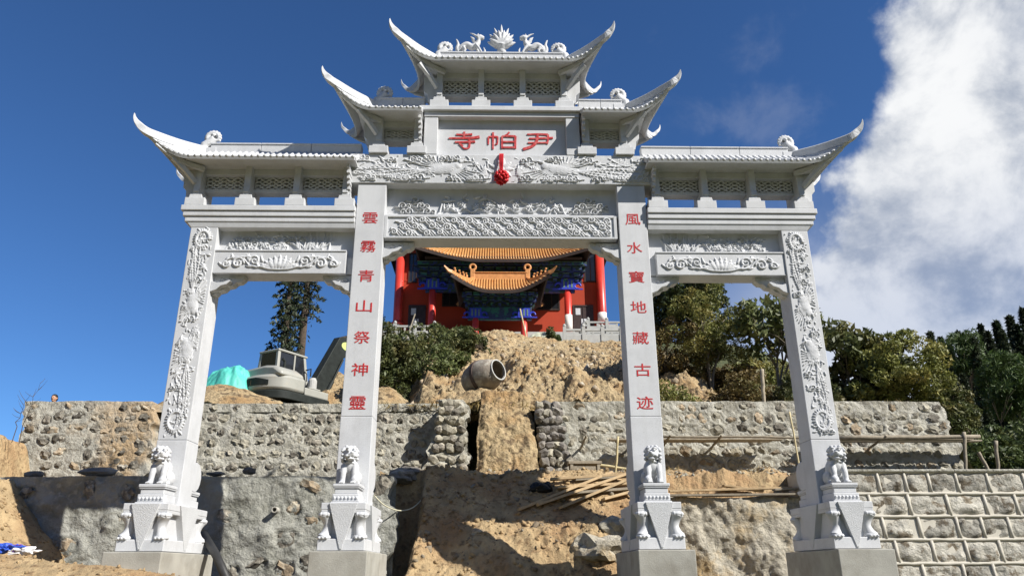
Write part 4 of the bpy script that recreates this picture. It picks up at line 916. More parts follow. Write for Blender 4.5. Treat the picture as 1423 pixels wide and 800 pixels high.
masonry_wall('upper_stone_wall', 'upper rubble wall of grey mortar below the excavator', FM, .8, 'mortar', rows(FM, .325, .30, (.15, .30), (.12, .24), 2, .97, jit=.28), ('rubble', 'rubble', 'rubble_pale'), 2, edge=(.05, .05), amp=.045)
FR = Face((1.9, 12.74), (1.54, 12.55), 6.5, 6.85, 1.2, 4.105)
masonry_wall('upper_stone_wall', 'long pale rubble wall behind the scaffold poles on the right', FR, .8, 'mortar', rows(FR, .345, .315, (.16, .33), (.13, .26), 3, .97, jit=.28), ('rubble_pale', 'rubble', 'rubble_pale', 'rubble_warm'), 3, edge=(.05, .14), amp=.06)
FL = Face((-12.9, -2.36), (-12.9, -2.34), 2.62, 2.95, -2.2, 1.63)
masonry_wall('lower_stone_wall', 'lower wall of smeared grey cement with exposed stones behind the left pillars', FL, .55, 'mortar_dark', rows(FL, .62, .52, (.20, .48), (.16, .36), 4, .72, jit=.36), ('rubble', 'rubble_warm', 'rubble'), 4, res=.05, amp=.085, edge=(.05, .12), ring=.05, proud=-.02)
# rough stone piers either side of the earth chute
FP = Face((-1.95, -.86), (-1.62, -.98), 5.95, 6.6, 1.75, 4.1)
masonry_wall('stone_pier', 'pale rough stone pier left of the earth chute', FP, .7, 'mortar', rows(FP, .27, .25, (.22, .36), (.18, .28), 6, 1, jit=.25), ('rubble_pale', 'rubble_pale', 'rubble'), 6, edge=(.14, .14), amp=.09, proud=.05, depth=.24)
FQ = Face((1.04, 2.04), (1.02, 1.64), 6.2, 6.75, 1.75, 4.05)
masonry_wall('stone_pier', 'dark dry-laid stone pier right of the earth chute', FQ, .7, 'mortar_dark', rows(FQ, .25, .225, (.24, .36), (.19, .27), 7, 1, jit=.18), ('boulder_dark', 'boulder_dark', 'rubble', 'rubble_pale'), 7, edge=(.08, .08), amp=.05, proud=.06, depth=.24)
# earth chute between the piers
def chute():
    U, V = np.meshgrid(np.linspace(0, 1, 60), np.linspace(0, 1, 90)); x0 = -.62+.10*V+.14*fbm(V*6, V*0, 71, 4); x1 = 1.0-.12*V+.12*fbm(V*6, V*0+3, 72, 4)
    x = x0+(x1-x0)*U; y = 5.6+1.85*V; z = 1.9+2.55*V
    e = np.minimum(U, 1-U); b = .12*smooth(e, 0, .14)+.16*np.abs(fbm(x*10, z*10, 78, 3))+.40*fbm(x*1.2, z*1.2, 73, 5)+.16*np.abs(fbm(x*5, z*5, 75, 4))+.14*fbm(x*3.2, z*3.2, 77, 4); G = np.stack([x, y-b*.8, z+b*.5], -1)
    s0 = G[:, 0].copy(); s1 = G[:, -1].copy(); s0[:, 1] += 1.2; s1[:, 1] += 1.2; s0[:, 2] -= .3; s1[:, 2] -= .3
    return grid_mesh(np.concatenate([s0[:, None], G, s1[:, None]], 1), 'earth_chute')
me = chute(); me.polygons.foreach_set('use_smooth', [True]*len(me.polygons))
link('earth_chute', me, 'dirt_pale', None, kind='structure', label='steep chute of loose earth running down between two stone piers')
# exposed rock face under the terrace right of the inner pillar
def rock_face():
    U, V = np.meshgrid(np.linspace(0, 1, 120), np.linspace(0, 1, 100)); x = 2.95+4.4*U; z = -2.3+3.55*V
    d = .55*fbm(x*.8, z*.55, 81, 5)+.30*fbm(x*2.6, z*2.0, 83, 5)+.10*np.abs(fbm(x*8, z*5, 85, 3)); y = 3.45+.35*V-d-.35*smooth(V, .25, .0)
    z = z+.10*fbm(x*1.5, x*0, 87, 3)*V; G = np.stack([x, y, z], -1); t = G[-1].copy(); t[:, 1] = 4.4; t[:, 2] = 1.28; l = G[:, 0].copy(); l[:, 1] += 1.6; G2 = np.concatenate([G, t[None]], 0)
    return grid_mesh(np.concatenate([np.concatenate([l, t[None, 0]], 0)[:, None], G2], 1), 'rock_face')
me = rock_face(); me.polygons.foreach_set('use_smooth', [True]*len(me.polygons)); link('rock_face', me, 'rockface', None, kind='structure', label='crumbling pale rock face below the plank pile')

# coursed wall of rough blocks with raised pale pointing, lower right
aw = thing('block_wall', 'coursed wall of rough stone blocks with raised pale mortar joints at the lower right', 'wall', (10, 3.3, -2.2)); off = OFF[aw.name]
FA = Face((6.9, 17.0), (6.9, 17.0), 3.1, 3.6, -2.2, 1.78); PA_ = lambda x, h: Vector((x, FA.yb+(FA.yt-FA.yb)*h/FA.H, FA.zb+(FA.zt-FA.zb)*h/FA.H))
mb = MB().add([PA_(6.9, 0), PA_(17, 0), PA_(17, FA.H), PA_(6.9, FA.H), Vector((6.9, 4.6, -2.2)), Vector((17, 4.6, -2.2)), Vector((17, 4.6, 1.78)), Vector((6.9, 4.6, 1.78))], [(0, 1, 2, 3), (4, 7, 6, 5), (3, 2, 6, 7), (0, 3, 7, 4), (1, 5, 6, 2)])
mb.build('wall_core', 'joint', aw)
rng = random.Random(12); nrow = 8; rh = FA.H/nrow; joints = MB(); jp = [(-.028, -.028), (.028, -.028), (.022, .030), (-.022, .030)]
def bead(p, q):
    n = max(2, int((q-p).length/.16)); pts = [p.lerp(q, k/n)+Vector((0, 0, rng.uniform(-.007, .007)))+FA.n*(.012+rng.uniform(-.004, .006)) for k in range(n+1)]
    joints.tube(pts, [.036+rng.uniform(-.005, .007) for _ in pts], 7)
for r in range(nrow):
    x = 6.9+(.31 if r % 2 else 0)+rng.uniform(-.08, .08); h0, h1 = r*rh, (r+1)*rh
    bead(PA_(6.9, h1), PA_(17, h1))
    while x < 16.6:
        wd = rng.uniform(.54, .90); nx, nz = 9, 8; G = np.zeros((nz, nx, 3)); sd = rng.randrange(999)
        for j in range(nz):
            for i in range(nx):
                a, b = 2*i/(nx-1)-1, 2*j/(nz-1)-1; k = max(abs(a), abs(b)); l = (abs(a)**6+abs(b)**6)**(1/6)+1e-9; a2, b2 = a*k/l*1.0, b*k/l*1.0
                xx = x+wd/2+a2*(wd/2-.026); hh = (h0+h1)/2+b2*(rh/2-.026); e = 1-max(abs(a), abs(b))
                d = -.012+min(e*3.2, 1)*(.055+.095*(mnoise.noise(Vector((xx*3.3, hh*3.3, sd)))+.7*mnoise.noise(Vector((xx*8, hh*8, sd)))))
                p = PA_(xx, hh)+FA.n*max(d, -.02)-off; G[j, i] = p
        me = grid_mesh(G, 'stone_block'); o = link('stone_block', me, 'ashlar', aw)
        x += wd; bead(PA_(x, h0+.02), PA_(x, h1-.02))
joints.build('mortar_joint', 'joint', aw, smooth=True)
mb = MB(); mb.box(6.9, 17, 3.52, 4.3, 1.775, 1.83); mb.build('mortar_cap', 'mortar', aw, bevel=.015)
# boulders heaped at the foot of the left pier
bl = ['grey boulder lying at the lower left of the pale stone pier', 'small pale boulder on top of the grey boulders by the pier', 'broken grey rock half buried at the end of the lower left wall', 'flat pale stone at the base of the pale stone pier', 'round stone lying on the sunlit clay slope', 'pale lump of rock beside the inner right pedestal', 'angular rock at the lower right of the clay slope']
for k, (px, py, Y, r, m) in enumerate(((572, 660, 4.9, .24, 'boulder_dark'), (573, 648, 5.1, .17, 'rubble_pale'), (556, 662, 4.7, .24, 'boulder_dark'), (612, 655, 5.45, .26, 'rubble_pale'), (663, 741, 2.85, .13, 'rubble_warm'), (850, 735, 2.6, .30, 'rubble_pale'), (832, 765, 2.2, .42, 'rockface'))):
    p = at(px, py, Y); mb = MB().ico((0, 0, 0), (r*1.25, r, r*.8), 3, .3, k+40); tag(mb.build('boulder', m, None, smooth=False), bl[k], 'boulder'); bpy.data.objects[-1] if False else None
    o = [q for q in col.objects if q.get('label') == bl[k]][0]; o.location = p

# clods and broken stones lying loose on the earth
def clods(name, label, pts, smin, smax, m, seed):
    bm = bmesh.new(); bmesh.ops.create_icosphere(bm, subdivisions=1, radius=1); V0 = np.array([v.co[:] for v in bm.verts]); T0 = np.array([[v.index for v in f.verts] for f in bm.faces], np.int32); bm.free()
    rng = np.random.default_rng(seed); n = len(pts); s = smin+(smax-smin)*rng.random(n)**3; R = rng.normal(size=(n, 3, 3)); q, _ = np.linalg.qr(R)
    V = V0[None]*(1+.28*rng.normal(size=(n, 12, 1)))*np.array([1, .8, .65])[None, None]; V = np.einsum('nij,nkj->nki', q, V)*s[:, None, None]+np.asarray(pts)[:, None]
    Q = (T0[None]+12*np.arange(n, dtype=np.int32)[:, None, None]).reshape(-1, 3); return link(name, quads_mesh(V.reshape(-1, 3), Q, name), m, None, kind='stuff', label=label)
rg_ = np.random.default_rng(5)
def scatter(n, x, y, fn): a = rg_.uniform(*x, n); b = rg_.uniform(*y, n); return np.stack([a, b, fn(a, b)+.005], 1)
clods('earth_clods', 'loose clods lying on the clay slope between the walls', scatter(1100, (-1.9, 3.0), (1.2, 5.4), dirt_slope), .010, .085, 'dirt', 1)
clods('stone_fragments', 'broken stones scattered over the clay slope', scatter(240, (-1.8, 3.0), (1.2, 5.6), dirt_slope), .02, .11, 'rubble_warm', 2)
clods('earth_clods', 'clods on the eroded bank below the temple', scatter(1500, (-3, 8), (8.4, 25), dirt_hill), .02, .15, 'dirt_pale', 3)
clods('stone_fragments', 'stones on the eroded bank below the temple', scatter(420, (-3, 8), (8.4, 24), dirt_hill), .03, .20, 'rubble_warm', 4)
clods('earth_clods', 'small clods on the soil heap at the lower left', scatter(900, (-10, -4.4), (-3.5, .5), fore), .008, .05, 'dirt', 6)
clods('earth_clods', 'clods on the soil bank at the left end of the walls', scatter(500, (-13, -8.9), (.6, 3), left_bank), .01, .07, 'dirt', 7)
clods('terrace_rubble', 'rubble strewn on the terrace in front of the right wall', scatter(700, (-.5, 7.4), (4.6, 6.4), dirt_slope), .012, .09, 'rubble_pale', 8)
# =================================================================== the temple on the hill
tp = thing('temple', 'red temple with orange tiled porch roofs and painted brackets seen through the gate', 'temple', (.2, 38, 13.4))
def tpart(mb, name, m, parent=tp, **k): return mb.build(name, m, parent, **k)
FZ = 13.45
fl = tpart(MB().box(-8.4, 8.9, 32.2, 52, 10.5, FZ), 'platform', 'balustrade'); tpart(MB().box(-8.2, 8.7, 34.9, 52, FZ, 14.85), 'upper_platform', 'balustrade')
for xa, xb in ((-8.1, -6.9), (7.2, 8.6)): tpart(MB().box(xa, xb, 37.2, 37.99, 14.85, 16.15), 'column_base', 'balustrade')
wallm = MB().box(-7.45, 7.75, 38.0, 50, FZ, 23.0); tw = tpart(wallm, 'wall', 'temple_red')
tpart(MB().box(-7.47, 7.77, 37.97, 38.0, 19.66, 19.78), 'wall_band', 'temple_red', tw)
def opening(px0, py0, px1, py1, Y, name, fm, gm, mull=1):
    a, b = at(px0, py1, Y), at(px1, py0, Y); x0, x1, z0, z1 = a.x, b.x, a.z, b.z; e = .10
    f = MB().box(x0, x1, Y-.06, Y+.0, z0, z0+e).box(x0, x1, Y-.06, Y, z1-e, z1).box(x0, x0+e, Y-.06, Y, z0+e, z1-e).box(x1-e, x1, Y-.06, Y, z0+e, z1-e)
    for k in range(mull): xm = x0+(x1-x0)*(k+1)/(mull+1); f.box(xm-.03, xm+.03, Y-.05, Y, z0+e, z1-e)
    fr = tpart(f, name, fm); tpart(MB().box(x0+e, x1-e, Y-.02, Y-.004, z0+e, z1-e), 'pane' if name == 'window' else 'door_leaf', gm, fr); return x0, x1, z0, z1, fr
opening(567, 352, 581, 393, 37.98, 'window', 'eave_dark', 'glass'); opening(812, 352, 828, 392, 37.98, 'window', 'eave_dark', 'glass')
opening(614, 388, 646, 426, 37.98, 'window', 'eave_dark', 'glass', 2); opening(744, 388, 777, 431, 37.98, 'window', 'eave_dark', 'glass', 2)
for q in ((566, 424, 592, 466), (797, 424, 824, 462)):
    x0, x1, z0, z1, fr = opening(*q, 37.98, 'door', 'door_dark', 'door_dark'); 
    tpart(MB().box(x0+.2, x0+.55, 37.93, 37.958, z1-.75, z1-.25), 'notice', 'paper', fr)
    tpart(MB().box(x1-.9, x1-.5, 37.93, 37.957, z1-1.6, z1-1.05), 'notice', 'paper', fr)
def column(px, Y, z1, r, primer=0, FZ=13.45):
    x = at(px, 440, Y).x; b = tpart(MB().lathe([(r*1.5, FZ-.02), (r*1.5, FZ+.12), (r*1.15, FZ+.22), (r, FZ+.24), (r, FZ+.3), (r*.97, z1)], 20, (x, Y, 0)), 'column', 'column_red', smooth=True)
    for p in b.data.polygons: p.use_smooth = abs(p.normal.z) < .5
    if primer: tpart(MB().lathe([(r*1.02, FZ+.23), (r*1.02, FZ+primer)], 20, (x, Y, 0)), 'primer_band', 'primer', b, smooth=True)
    return x
column(552.5, 37.6, 21.9, .32, 0, 16.15); column(837, 37.6, 21.9, .32, .95, 16.15)
ca = column(600, 36, 19.2, .26, 0, 14.85); cb_ = column(790, 36, 19.2, .26, 1.55, 14.85); cc_ = column(661, 33, 15.7, .22); cd = column(728, 33, 15.7, .22)
def tile_roof(xc, hw, tipw, yF, yB, zE, zT, rh, zR, u0=.12, rear=True):
    yc = (yF+yB)/2; N = 36; NV = 8
    def eave(u):
        a = max(0, (abs(u)-u0)/(1-u0)); return Vector((xc+u*hw+(1 if u > 0 else -1)*(tipw-hw)*a**3, yF-.45*a**3, zE+(zT-zE)*a**2))
    rg = lambda u: Vector((xc+max(-rh, min(rh, u*hw)), yc, zR))
    def sl(E, R, v): p = E.lerp(R, v); p.z -= .22*(zR-zE)*v*(1-v); return p
    mir = lambda p: Vector((p.x, 2*yc-p.y, p.z))
    us = arc_pts(-1, 1, N); F = [[sl(eave(u), rg(u), v/NV) for v in range(NV+1)] for u in us]; mb = MB().grid(F).grid([[mir(p) for p in r] for r in F], True)
    for s in (-1, 1):
        e = eave(s); f = lambda w: Vector((e.x-s*.35*(1-w*w), yc+w*(yc-e.y), zE+(zT-zE)*w*w)); mb.grid([[sl(f(w), Vector((xc+s*rh, yc, zR)), v/NV) for v in range(NV+1)] for w in arc_pts(-1, 1, 16)], s < 0)
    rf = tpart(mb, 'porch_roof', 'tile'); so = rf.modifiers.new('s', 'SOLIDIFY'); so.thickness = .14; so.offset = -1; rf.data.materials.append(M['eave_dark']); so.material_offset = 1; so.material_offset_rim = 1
    t = MB(); n = int(2*tipw/.21)
    for k in range(n+1):
        u = -.985+1.97*k/n; a = eave(u); b = rg(u)
        vm = 1 if abs(u*hw) <= rh else max(.06, 1-(abs(u)*hw-rh)/(tipw-rh+.01)*1.02)
        if abs(u*hw) > rh: b = Vector((a.x, yc, zR)); 
        pts = []
        for v in range(6):
            q = v/5*vm; p = sl(eave(u), rg(u), q); pts.append(p+Vector((0, -.02, .05)))
        t.tube(pts, .062, 6)
    t.build('tile_row', 'tile', rf, smooth=True, kind='stuff')
    ed = MB(); ed.sweep([eave(u)+Vector((0, -.01, -.10)) for u in us], [(-.05, -.13), (.05, -.13), (.05, .1), (-.05, .1)]); ed.build('eave_board', 'eave_dark', rf)
    dd = MB()
    for k in range(n): u = -.985+1.97*(k+.5)/n; p = eave(u); dd.add([p+Vector((-.08, -.05, .02)), p+Vector((.08, -.05, .02)), p+Vector((.0, -.06, -.13)), p+Vector((0, .0, .0))], [(0, 1, 2), (0, 2, 3), (1, 3, 2)])
    dd.build('drip_tile', 'tile_trim', rf, kind='stuff')
    MB().box(xc-rh, xc+rh, yc-.16, yc+.16, zR-.1, zR+.42).box(xc-rh, xc+rh, yc-.22, yc+.22, zR+.421, zR+.50).build('ridge', 'tile_trim', rf, bevel=.03)
    for s in (-1, 1):
        e = eave(s); x = xc+s*rh; mb = MB().box(x-.16, x+.16, yc-.2, yc+.2, zR-.5, zR+.72); mb.tube([(x+.20*math.cos(q), yc-.05, zR+.88+.20*math.sin(q)) for q in np.linspace(-1.6, 4, 14)], .09, 7); mb.build('ridge_ornament', 'tile_trim', rf, bevel=.03)
        for f in ((lambda p: p, mir) if rear else (lambda p: p,)):
            hp = []
            for q in arc_pts(0, 1, 8):
                u = s*(1-q*(1-rh/hw)); p = sl(eave(u), rg(u), q); hp.append(f(p+Vector((0, 0, .10))))
            t0 = f(e+Vector((s*.45, -.30, .42)))
            MB().sweep([t0, f(e+Vector((s*.18, -.1, .16)))]+hp, [(-.09, -.10), (.09, -.10), (.09, .12), (-.09, .12)], [.3]+[.8]+[1]*9).build('hip_ridge', 'tile_trim', rf)
        for k in range(4):
            q = .10+.13*k; u = s*(1-q*(1-rh/hw)); p = sl(eave(u), rg(u), q)+Vector((0, 0, .2)); MB().ico(p+Vector((0, 0, .12)), (.08, .08, .16), 1, .2, k).ico(p+Vector((s*.05, -.05, .3)), .08, 1).build('hip_figure', 'tile_trim', rf)
    return rf
tile_roof(.42, 5.2, 6.15, 34.1, 40.5, 19.80, 20.62, 3.6, 22.6, .3, False)
tile_roof(.20, 2.70, 3.15, 31.55, 36.4, 16.60, 17.55, 1.87, 18.25, .22, False)
# painted bracket sets under both eaves: tiers of small cantilever arms
def brackets(x0, x1, Y, z0, z1, tiers, n, out):
    g, b, l = MB(), MB(), MB(); th = (z1-z0)/tiers
    for t in range(tiers):
        y = Y-out*t/tiers; w = (x1-x0)/n
        g.box(x0-.1*t, x1+.1*t, y+.12, y+.5, z0+t*th, z0+(t+1)*th-.02)
        for k in range(n):
            x = x0+(k+.5)*w; hw = w*(.18+.11*t); (b if (k+t) % 2 else g).box(x-hw, x+hw, y-.10, y+.119, z0+t*th+.04, z0+(t+.72)*th)
            l.box(x-hw*1.05, x+hw*1.05, y-.125, y-.101, z0+(t+.60)*th, z0+(t+.72)*th)
    tpart(g, 'green_brackets', 'bracket_green', kind='stuff'); tpart(b, 'blue_brackets', 'beam_blue', kind='stuff'); tpart(l, 'bracket_edging', 'bracket_line', kind='stuff')
brackets(ca-1.0, cb_+1.0, 35.7, 18.75, 20.0, 4, 15, 1.2); brackets(cc_-.7, cd+.7, 32.75, 15.95, 16.75, 3, 9, .9)
tpart(MB().box(ca-.5, cb_+.5, 35.85, 36.15, 18.05, 18.72), 'painted_beam', 'bracket_green', bevel=.02); tpart(MB().box(cc_-.5, cd+.5, 32.85, 33.15, 15.05, 15.92), 'painted_beam', 'beam_blue', bevel=.02)
for x, Y, z, S in ((ca, 36, 18.6, 1.1), (cb_, 36, 18.6, 1.1), (cc_, 33, 15.45, .9), (cd, 33, 15.45, .9)):
    mb = MB().box(x-.42*S, x+.42*S, Y-.34, Y-.16, z-.35*S, z+.35*S)
    for s in (-1, 1): mb.tube([(x+s*(.62+.2*math.cos(q))*S, Y-.25, z-.12+.2*S*math.sin(q)) for q in np.linspace(0, 5, 9)], .07*S, 6); mb.box(*sorted((x+s*.42*S, x+s*.95*S)), Y-.30, Y-.20, z-.36*S, z-.28*S)
    tpart(mb, 'column_capital', 'blue'); tpart(MB().box(x-.3*S, x-.2*S, Y-.36, Y-.341, z-.25*S, z+.25*S).box(x+.2*S, x+.3*S, Y-.36, Y-.341, z-.25*S, z+.25*S).box(x-.05, x+.05, Y-.36, Y-.341, z-.25*S, z+.25*S), 'capital_edging', 'bracket_line')
# closed ceilings under the porch roofs and main roof above, behind the gate beam
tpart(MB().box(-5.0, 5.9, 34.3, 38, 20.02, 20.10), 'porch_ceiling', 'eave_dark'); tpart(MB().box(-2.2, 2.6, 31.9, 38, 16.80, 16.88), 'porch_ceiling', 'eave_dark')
tile_roof(.15, 8.3, 9.0, 36.4, 51.6, 23.0, 24.0, 5.5, 25.2, .5)
# balustrades
def balustrade(label, pxs, py, Y, h, scroll=None):
    ps = [at(px, py, Y) for px in pxs]; z = ps[0].z; b = thing('stone_balustrade', label, 'balustrade', (ps[0].x, Y, z), 'stone balustrades in front of the temple')
    for p in ps: MB().box(p.x-.10, p.x+.10, Y-.10, Y+.10, z, z+h*1.12).lathe([(.07, z+h*1.12), (.11, z+h*1.18), (.09, z+h*1.27), (.02, z+h*1.34)], 8, (p.x, Y, 0)).build('post', 'balustrade', b)
    for p, q in zip(ps[:-1], ps[1:]):
        MB().box(p.x+.101, q.x-.101, Y-.06, Y+.06, z+h*.86, z+h).build('rail', 'balustrade', b, bevel=.02); MB().box(p.x+.101, q.x-.101, Y-.05, Y+.05, z+.06, z+h*.62).build('panel', 'balustrade', b, bevel=.02)
        xm = (p.x+q.x)/2; MB().box(xm-.06, xm+.06, Y-.04, Y+.04, z+h*.621, z+h*.859).build('baluster', 'balustrade', b)
    MB().box(ps[0].x-.15, ps[-1].x+.15, Y-.14, Y+.14, z-.6, z-.001).build('kerb', 'balustrade', b)
    if scroll: 
        x = ps[0].x; MB().tube([(x-.12-.5*t, Y, z+h*(.95-.8*t)+.10*math.sin(6*t)) for t in arc_pts(0, 1, 8)], [.16, .15, .13, .14, .15, .13, .12, .11, .08], 8).build('drum_scroll', 'balustrade', b, smooth=True)
balustrade('short grey stone balustrade left of the porch above the bushes', (548, 576, 603), 472, 30.5, .92)
balustrade('lower grey stone balustrade right of the porch', (785, 811.5, 838, 864), 478, 30.8, .98)
balustrade('upper grey stone balustrade with a scrolled end near the right door', (818, 844, 872), 464, 32.6, .85, 1)
for lab, a, b, Y, m in (('slanting pale pole leaning before the left temple door', (564, 476), (576, 434), 30.2, 'wood_old'), ('thin bamboo pole leaning against the right porch column', (733, 474), (723, 427), 30.0, 'bamboo')):
    P, Q = at(*a, Y), at(*b, Y); tag(MB().tube([P+Vector((0, -.5, -.3)), Q+Vector((0, .3, 0))], .045, 7).build('leaning_pole', m, None), lab, 'pole')
# sheeted pile beside the porch
c = at(752, 478, 29); G = np.zeros((18, 26, 3))
for j in range(18):
    for i in range(26):
        a, b = i/25*2-1, j/17*2-1; f = max(0, 1-abs(a)**4)*max(0, 1-abs(b)**3); fold = .10*math.sin(a*17+b*2)*abs(b)**.7
        G[j, i] = (c.x+a*.95*(1+.12*(1-f))+fold*.4, c.y+b*.7, c.z-.25+.95*f+fold*.6+.12*a*f)
me = grid_mesh(G, 'tarpaulin'); me.polygons.foreach_set('use_smooth', [True]*len(me.polygons)); tag(link('canvas_sheet', me, 'canvas', None), 'pale green canvas sheet draped over a pile beside the temple porch', 'sheet')
# =================================================================== vegetation
def leaf_quads(C, size, aspect, rng, normals=None, droop=0.0, fold=True):
    """many small pointed leaves (a folded kite each) at the points C"""
    n = len(C); d = rng.normal(size=(n, 3)); d[:, 2] -= droop; d /= np.linalg.norm(d, axis=1)[:, None]
    r = rng.normal(size=(n, 3)); s = np.cross(d, r); s /= np.linalg.norm(s, axis=1)[:, None]+1e-9
    L = (size*rng.uniform(.5, 1.5, n))[:, None]; W = L*aspect; m = np.cross(s, d)*L*.12
    V = np.stack([C-d*L*.5, C+s*W*.5+m, C+d*L*.5, C-s*W*.5+m], 1).reshape(-1, 3)
    return V, np.arange(4*n, dtype=np.int32).reshape(-1, 4)
def foliage(name, C, size, aspect, seed, mat, parent, droop=0.0, **k):
    rng = np.random.default_rng(seed); V, Q = leaf_quads(np.asarray(C, float), size, aspect, rng, droop=droop); return link(name, quads_mesh(V, Q, name), mat, parent, **k)
def clump_points(rng, clumps, per, shell=.62):
    out = []
    for (c, r) in clumps:
        d = rng.normal(size=(per, 3)); d /= np.linalg.norm(d, axis=1)[:, None]; q = (shell+(1-shell)*rng.random(per))[:, None]**.7
        out.append(np.array(c)[None]+d*q*np.array([r, r, r*.75])[None])
    return np.concatenate(out)
def broad_tree(name, label, cat, base, height, ells, nclump, per, lsize, aspect, mat, seed, bark='bark', cr=(.28, .55), trunk=.14, group=None, droop=.2, lean=0.0, stems=1):
    rng = np.random.default_rng(seed); t = thing(name, label, cat, base, group, measured=False)
    clumps = []; tw = MB(); w = np.array([e[3]*e[4]*e[5] for e in ells]); w = w/w.sum()
    forks = [Vector((lean*.3+.25*k*rng.uniform(-1, 1), .2*k*rng.uniform(-1, 1), height*rng.uniform(.22, .36))) for k in range(stems)]
    for k, fk in enumerate(forks): tw.tube(catmull([(0, 0, -.5), (fk.x*.3, fk.y*.3, fk.z*.5), fk], 3), [trunk*(1-.4*i/6)/(1 if stems == 1 else 1.4) for i in range(7)], 7)
    for i in range(nclump):
        e = ells[rng.choice(len(ells), p=w)]; d = rng.normal(size=3); d /= np.linalg.norm(d); q = rng.uniform(.35, 1)**.6
        c = np.array(e[:3])+d*q*np.array(e[3:]); r = rng.uniform(*cr); clumps.append((c, r))
        if i % 2 == 0 or nclump < 40:
            fk = forks[rng.integers(len(forks))]; c_ = Vector(c); mid = fk.lerp(c_, .5)+Vector((0, 0, .12*(c_-fk).length)); k = trunk*rng.uniform(.22, .42)
            tw.tube([fk, mid, c_], [k, k*.55, k*.2], 5)
    tw.build('trunk', bark, t, smooth=True)
    foliage('crown', clump_points(rng, clumps, per), lsize, aspect, seed+1, mat, t, droop); return t
def conifer_parts(H, R, rng, nb, needles, z0=.12, power=.9, droop=.35, nsize=.22, bare=None):
    tw = MB().tube([(0, 0, -.6), (0, 0, H*.5), (0, 0, H)], [.022*H, .014*H, .003*H], 7); C = []
    for i in range(nb):
        f = z0+(1-z0)*((i+rng.random())/nb); L = R*((1-f)/(1-z0))**power*rng.uniform(.65, 1.12)+.04*R; a = i*2.39996+rng.uniform(-.4, .4); z = f*H
        if bare and bare(f, a): continue
        d = np.array([math.cos(a), math.sin(a), 0]); tip = d*L+np.array([0, 0, z-droop*L]); tw.tube([(0, 0, z), tuple(d*L*.5+np.array([0, 0, z-droop*L*.3])), tuple(tip)], [.006*H*(1-f)+.008, .006, .004], 4)
        t = rng.random(needles)**.75; p = d[None]*(L*t)[:, None]; p[:, 2] = z-droop*L*t**1.5
        sp = (.10+.24*(1-t))*L; p += rng.normal(size=(needles, 3))*np.stack([sp*.5, sp*.5, sp*.30], 1); C.append(p)
    return tw, np.concatenate(C)
def conifer(name, label, base, H, R, seed, nb, needles, mat, group=None, **k):
    rng = np.random.default_rng(seed); ns = k.pop('nsize', .22); t = thing(name, label, 'conifer', base, group, measured=False); tw, C = conifer_parts(H, R, rng, nb, needles, **k)
    tw.build('trunk', 'bark', t, smooth=True); foliage('crown', C, ns, .30, seed+1, mat, t, .5); return t
def ground_at(x, y): return float(hill(np.array([x]), np.array([y]))[0])-.15
# two conifers behind the excavator
p = at(388, 545, 17.5); conifer('conifer_tree', 'dense dark conifer standing behind the excavator cab', (p.x, p.y, ground_at(p.x, p.y)), 10.2, .86, 5, 150, 42, 'needle_mid', z0=.10, power=.35, droop=.32, nsize=.21)
p = at(413, 545, 20); conifer('conifer_tree', 'taller conifer with a bare lower trunk behind the excavator boom', (p.x, p.y, ground_at(p.x, p.y)), 12.6, 1.2, 9, 110, 36, 'needle_mid', z0=.34, power=.38, droop=.3, nsize=.22, bare=lambda f, a: f < .56 and (math.cos(a) > -.2 or f < .42))
# scrub in front of the temple
def bush(label, px, py, Y, w, h, seed, mat='leaf_bush', n=34, per=150, ls=.15, group='bushes on the dug slope below the temple', d=None, asp=.42, dz=0):
    c = at(px, py, Y); z = c.z+dz; d = d or w
    return broad_tree('bush', label, 'bush', (c.x, Y, z), h, [(0, 0, h*.42, w, d, h*.45), (-w*.4, 0, h*.3, w*.6, d*.6, h*.3), (w*.45, 0, h*.32, w*.5, d*.5, h*.3)], n, per, ls, asp, mat, seed, 'bark', (.20*w+.06, .34*w+.08), .05, group, .0, 0, 3)
bush('big dark bush under the left balustrade', 590, 535, 15, 1.5, 2.7, 21, n=48, per=150)
bush('olive bush beside the inner left pillar', 545, 548, 12.5, .85, 2.3, 22, n=40)
bush('tall spiky shrub rising in front of the left balustrade', 623, 505, 19, .95, 2.2, 23, 'leaf_dark', 40, 170, .30, asp=.16)
bush('bush at the right edge of the scrub next to the dug bank', 657, 505, 17, .75, 1.7, 24, n=36)
bush('low bush behind the cement mixer', 615, 545, 13, .95, 1.9, 25, 'leaf_bush', 36)
bush('small shrub below the temple porch steps', 640, 480, 22, .6, 1.2, 26, n=20)
bush('dark little shrub beside the canvas sheet', 768, 478, 28.6, .45, 1.1, 27, 'leaf_dark', 18, 120, .14)
bush('yellowish bush on the hill behind the left pillar lettering', 525, 505, 20, 1.1, 2.4, 28, n=36)
# trees to the right of the inner right pillar
p = at(985, 560, 13); broad_tree('broadleaf_tree', 'large dense evergreen tree behind the right bay of the gate', 'tree', (p.x, 13, ground_at(p.x, 13)), 6.4, [(-.3, 0, 4.0, 1.6, 1.6, 1.9), (-1.0, .2, 3.0, 1.3, 1.3, 1.5), (.6, 0, 2.9, 1.1, 1.2, 1.4), (.1, 0, 5.2, 1.3, 1.2, 1.0), (1.1, 0, 4.9, .7, .7, .7)], 104, 150, .17, .42, 'leaf_dark', 31, cr=(.3, .58))
p = at(990, 560, 11.5); broad_tree('broadleaf_tree', 'many stemmed olive green tree in front of the large evergreen', 'tree', (p.x, 11.5, ground_at(p.x, 11.5)), 4.6, [(0, 0, 2.5, 1.25, 1.1, 1.5), (.5, 0, 1.6, 1.0, .9, .9)], 62, 170, .12, .3, 'leaf_mid', 32, 'bark_pale', cr=(.25, .45), stems=5, trunk=.08)
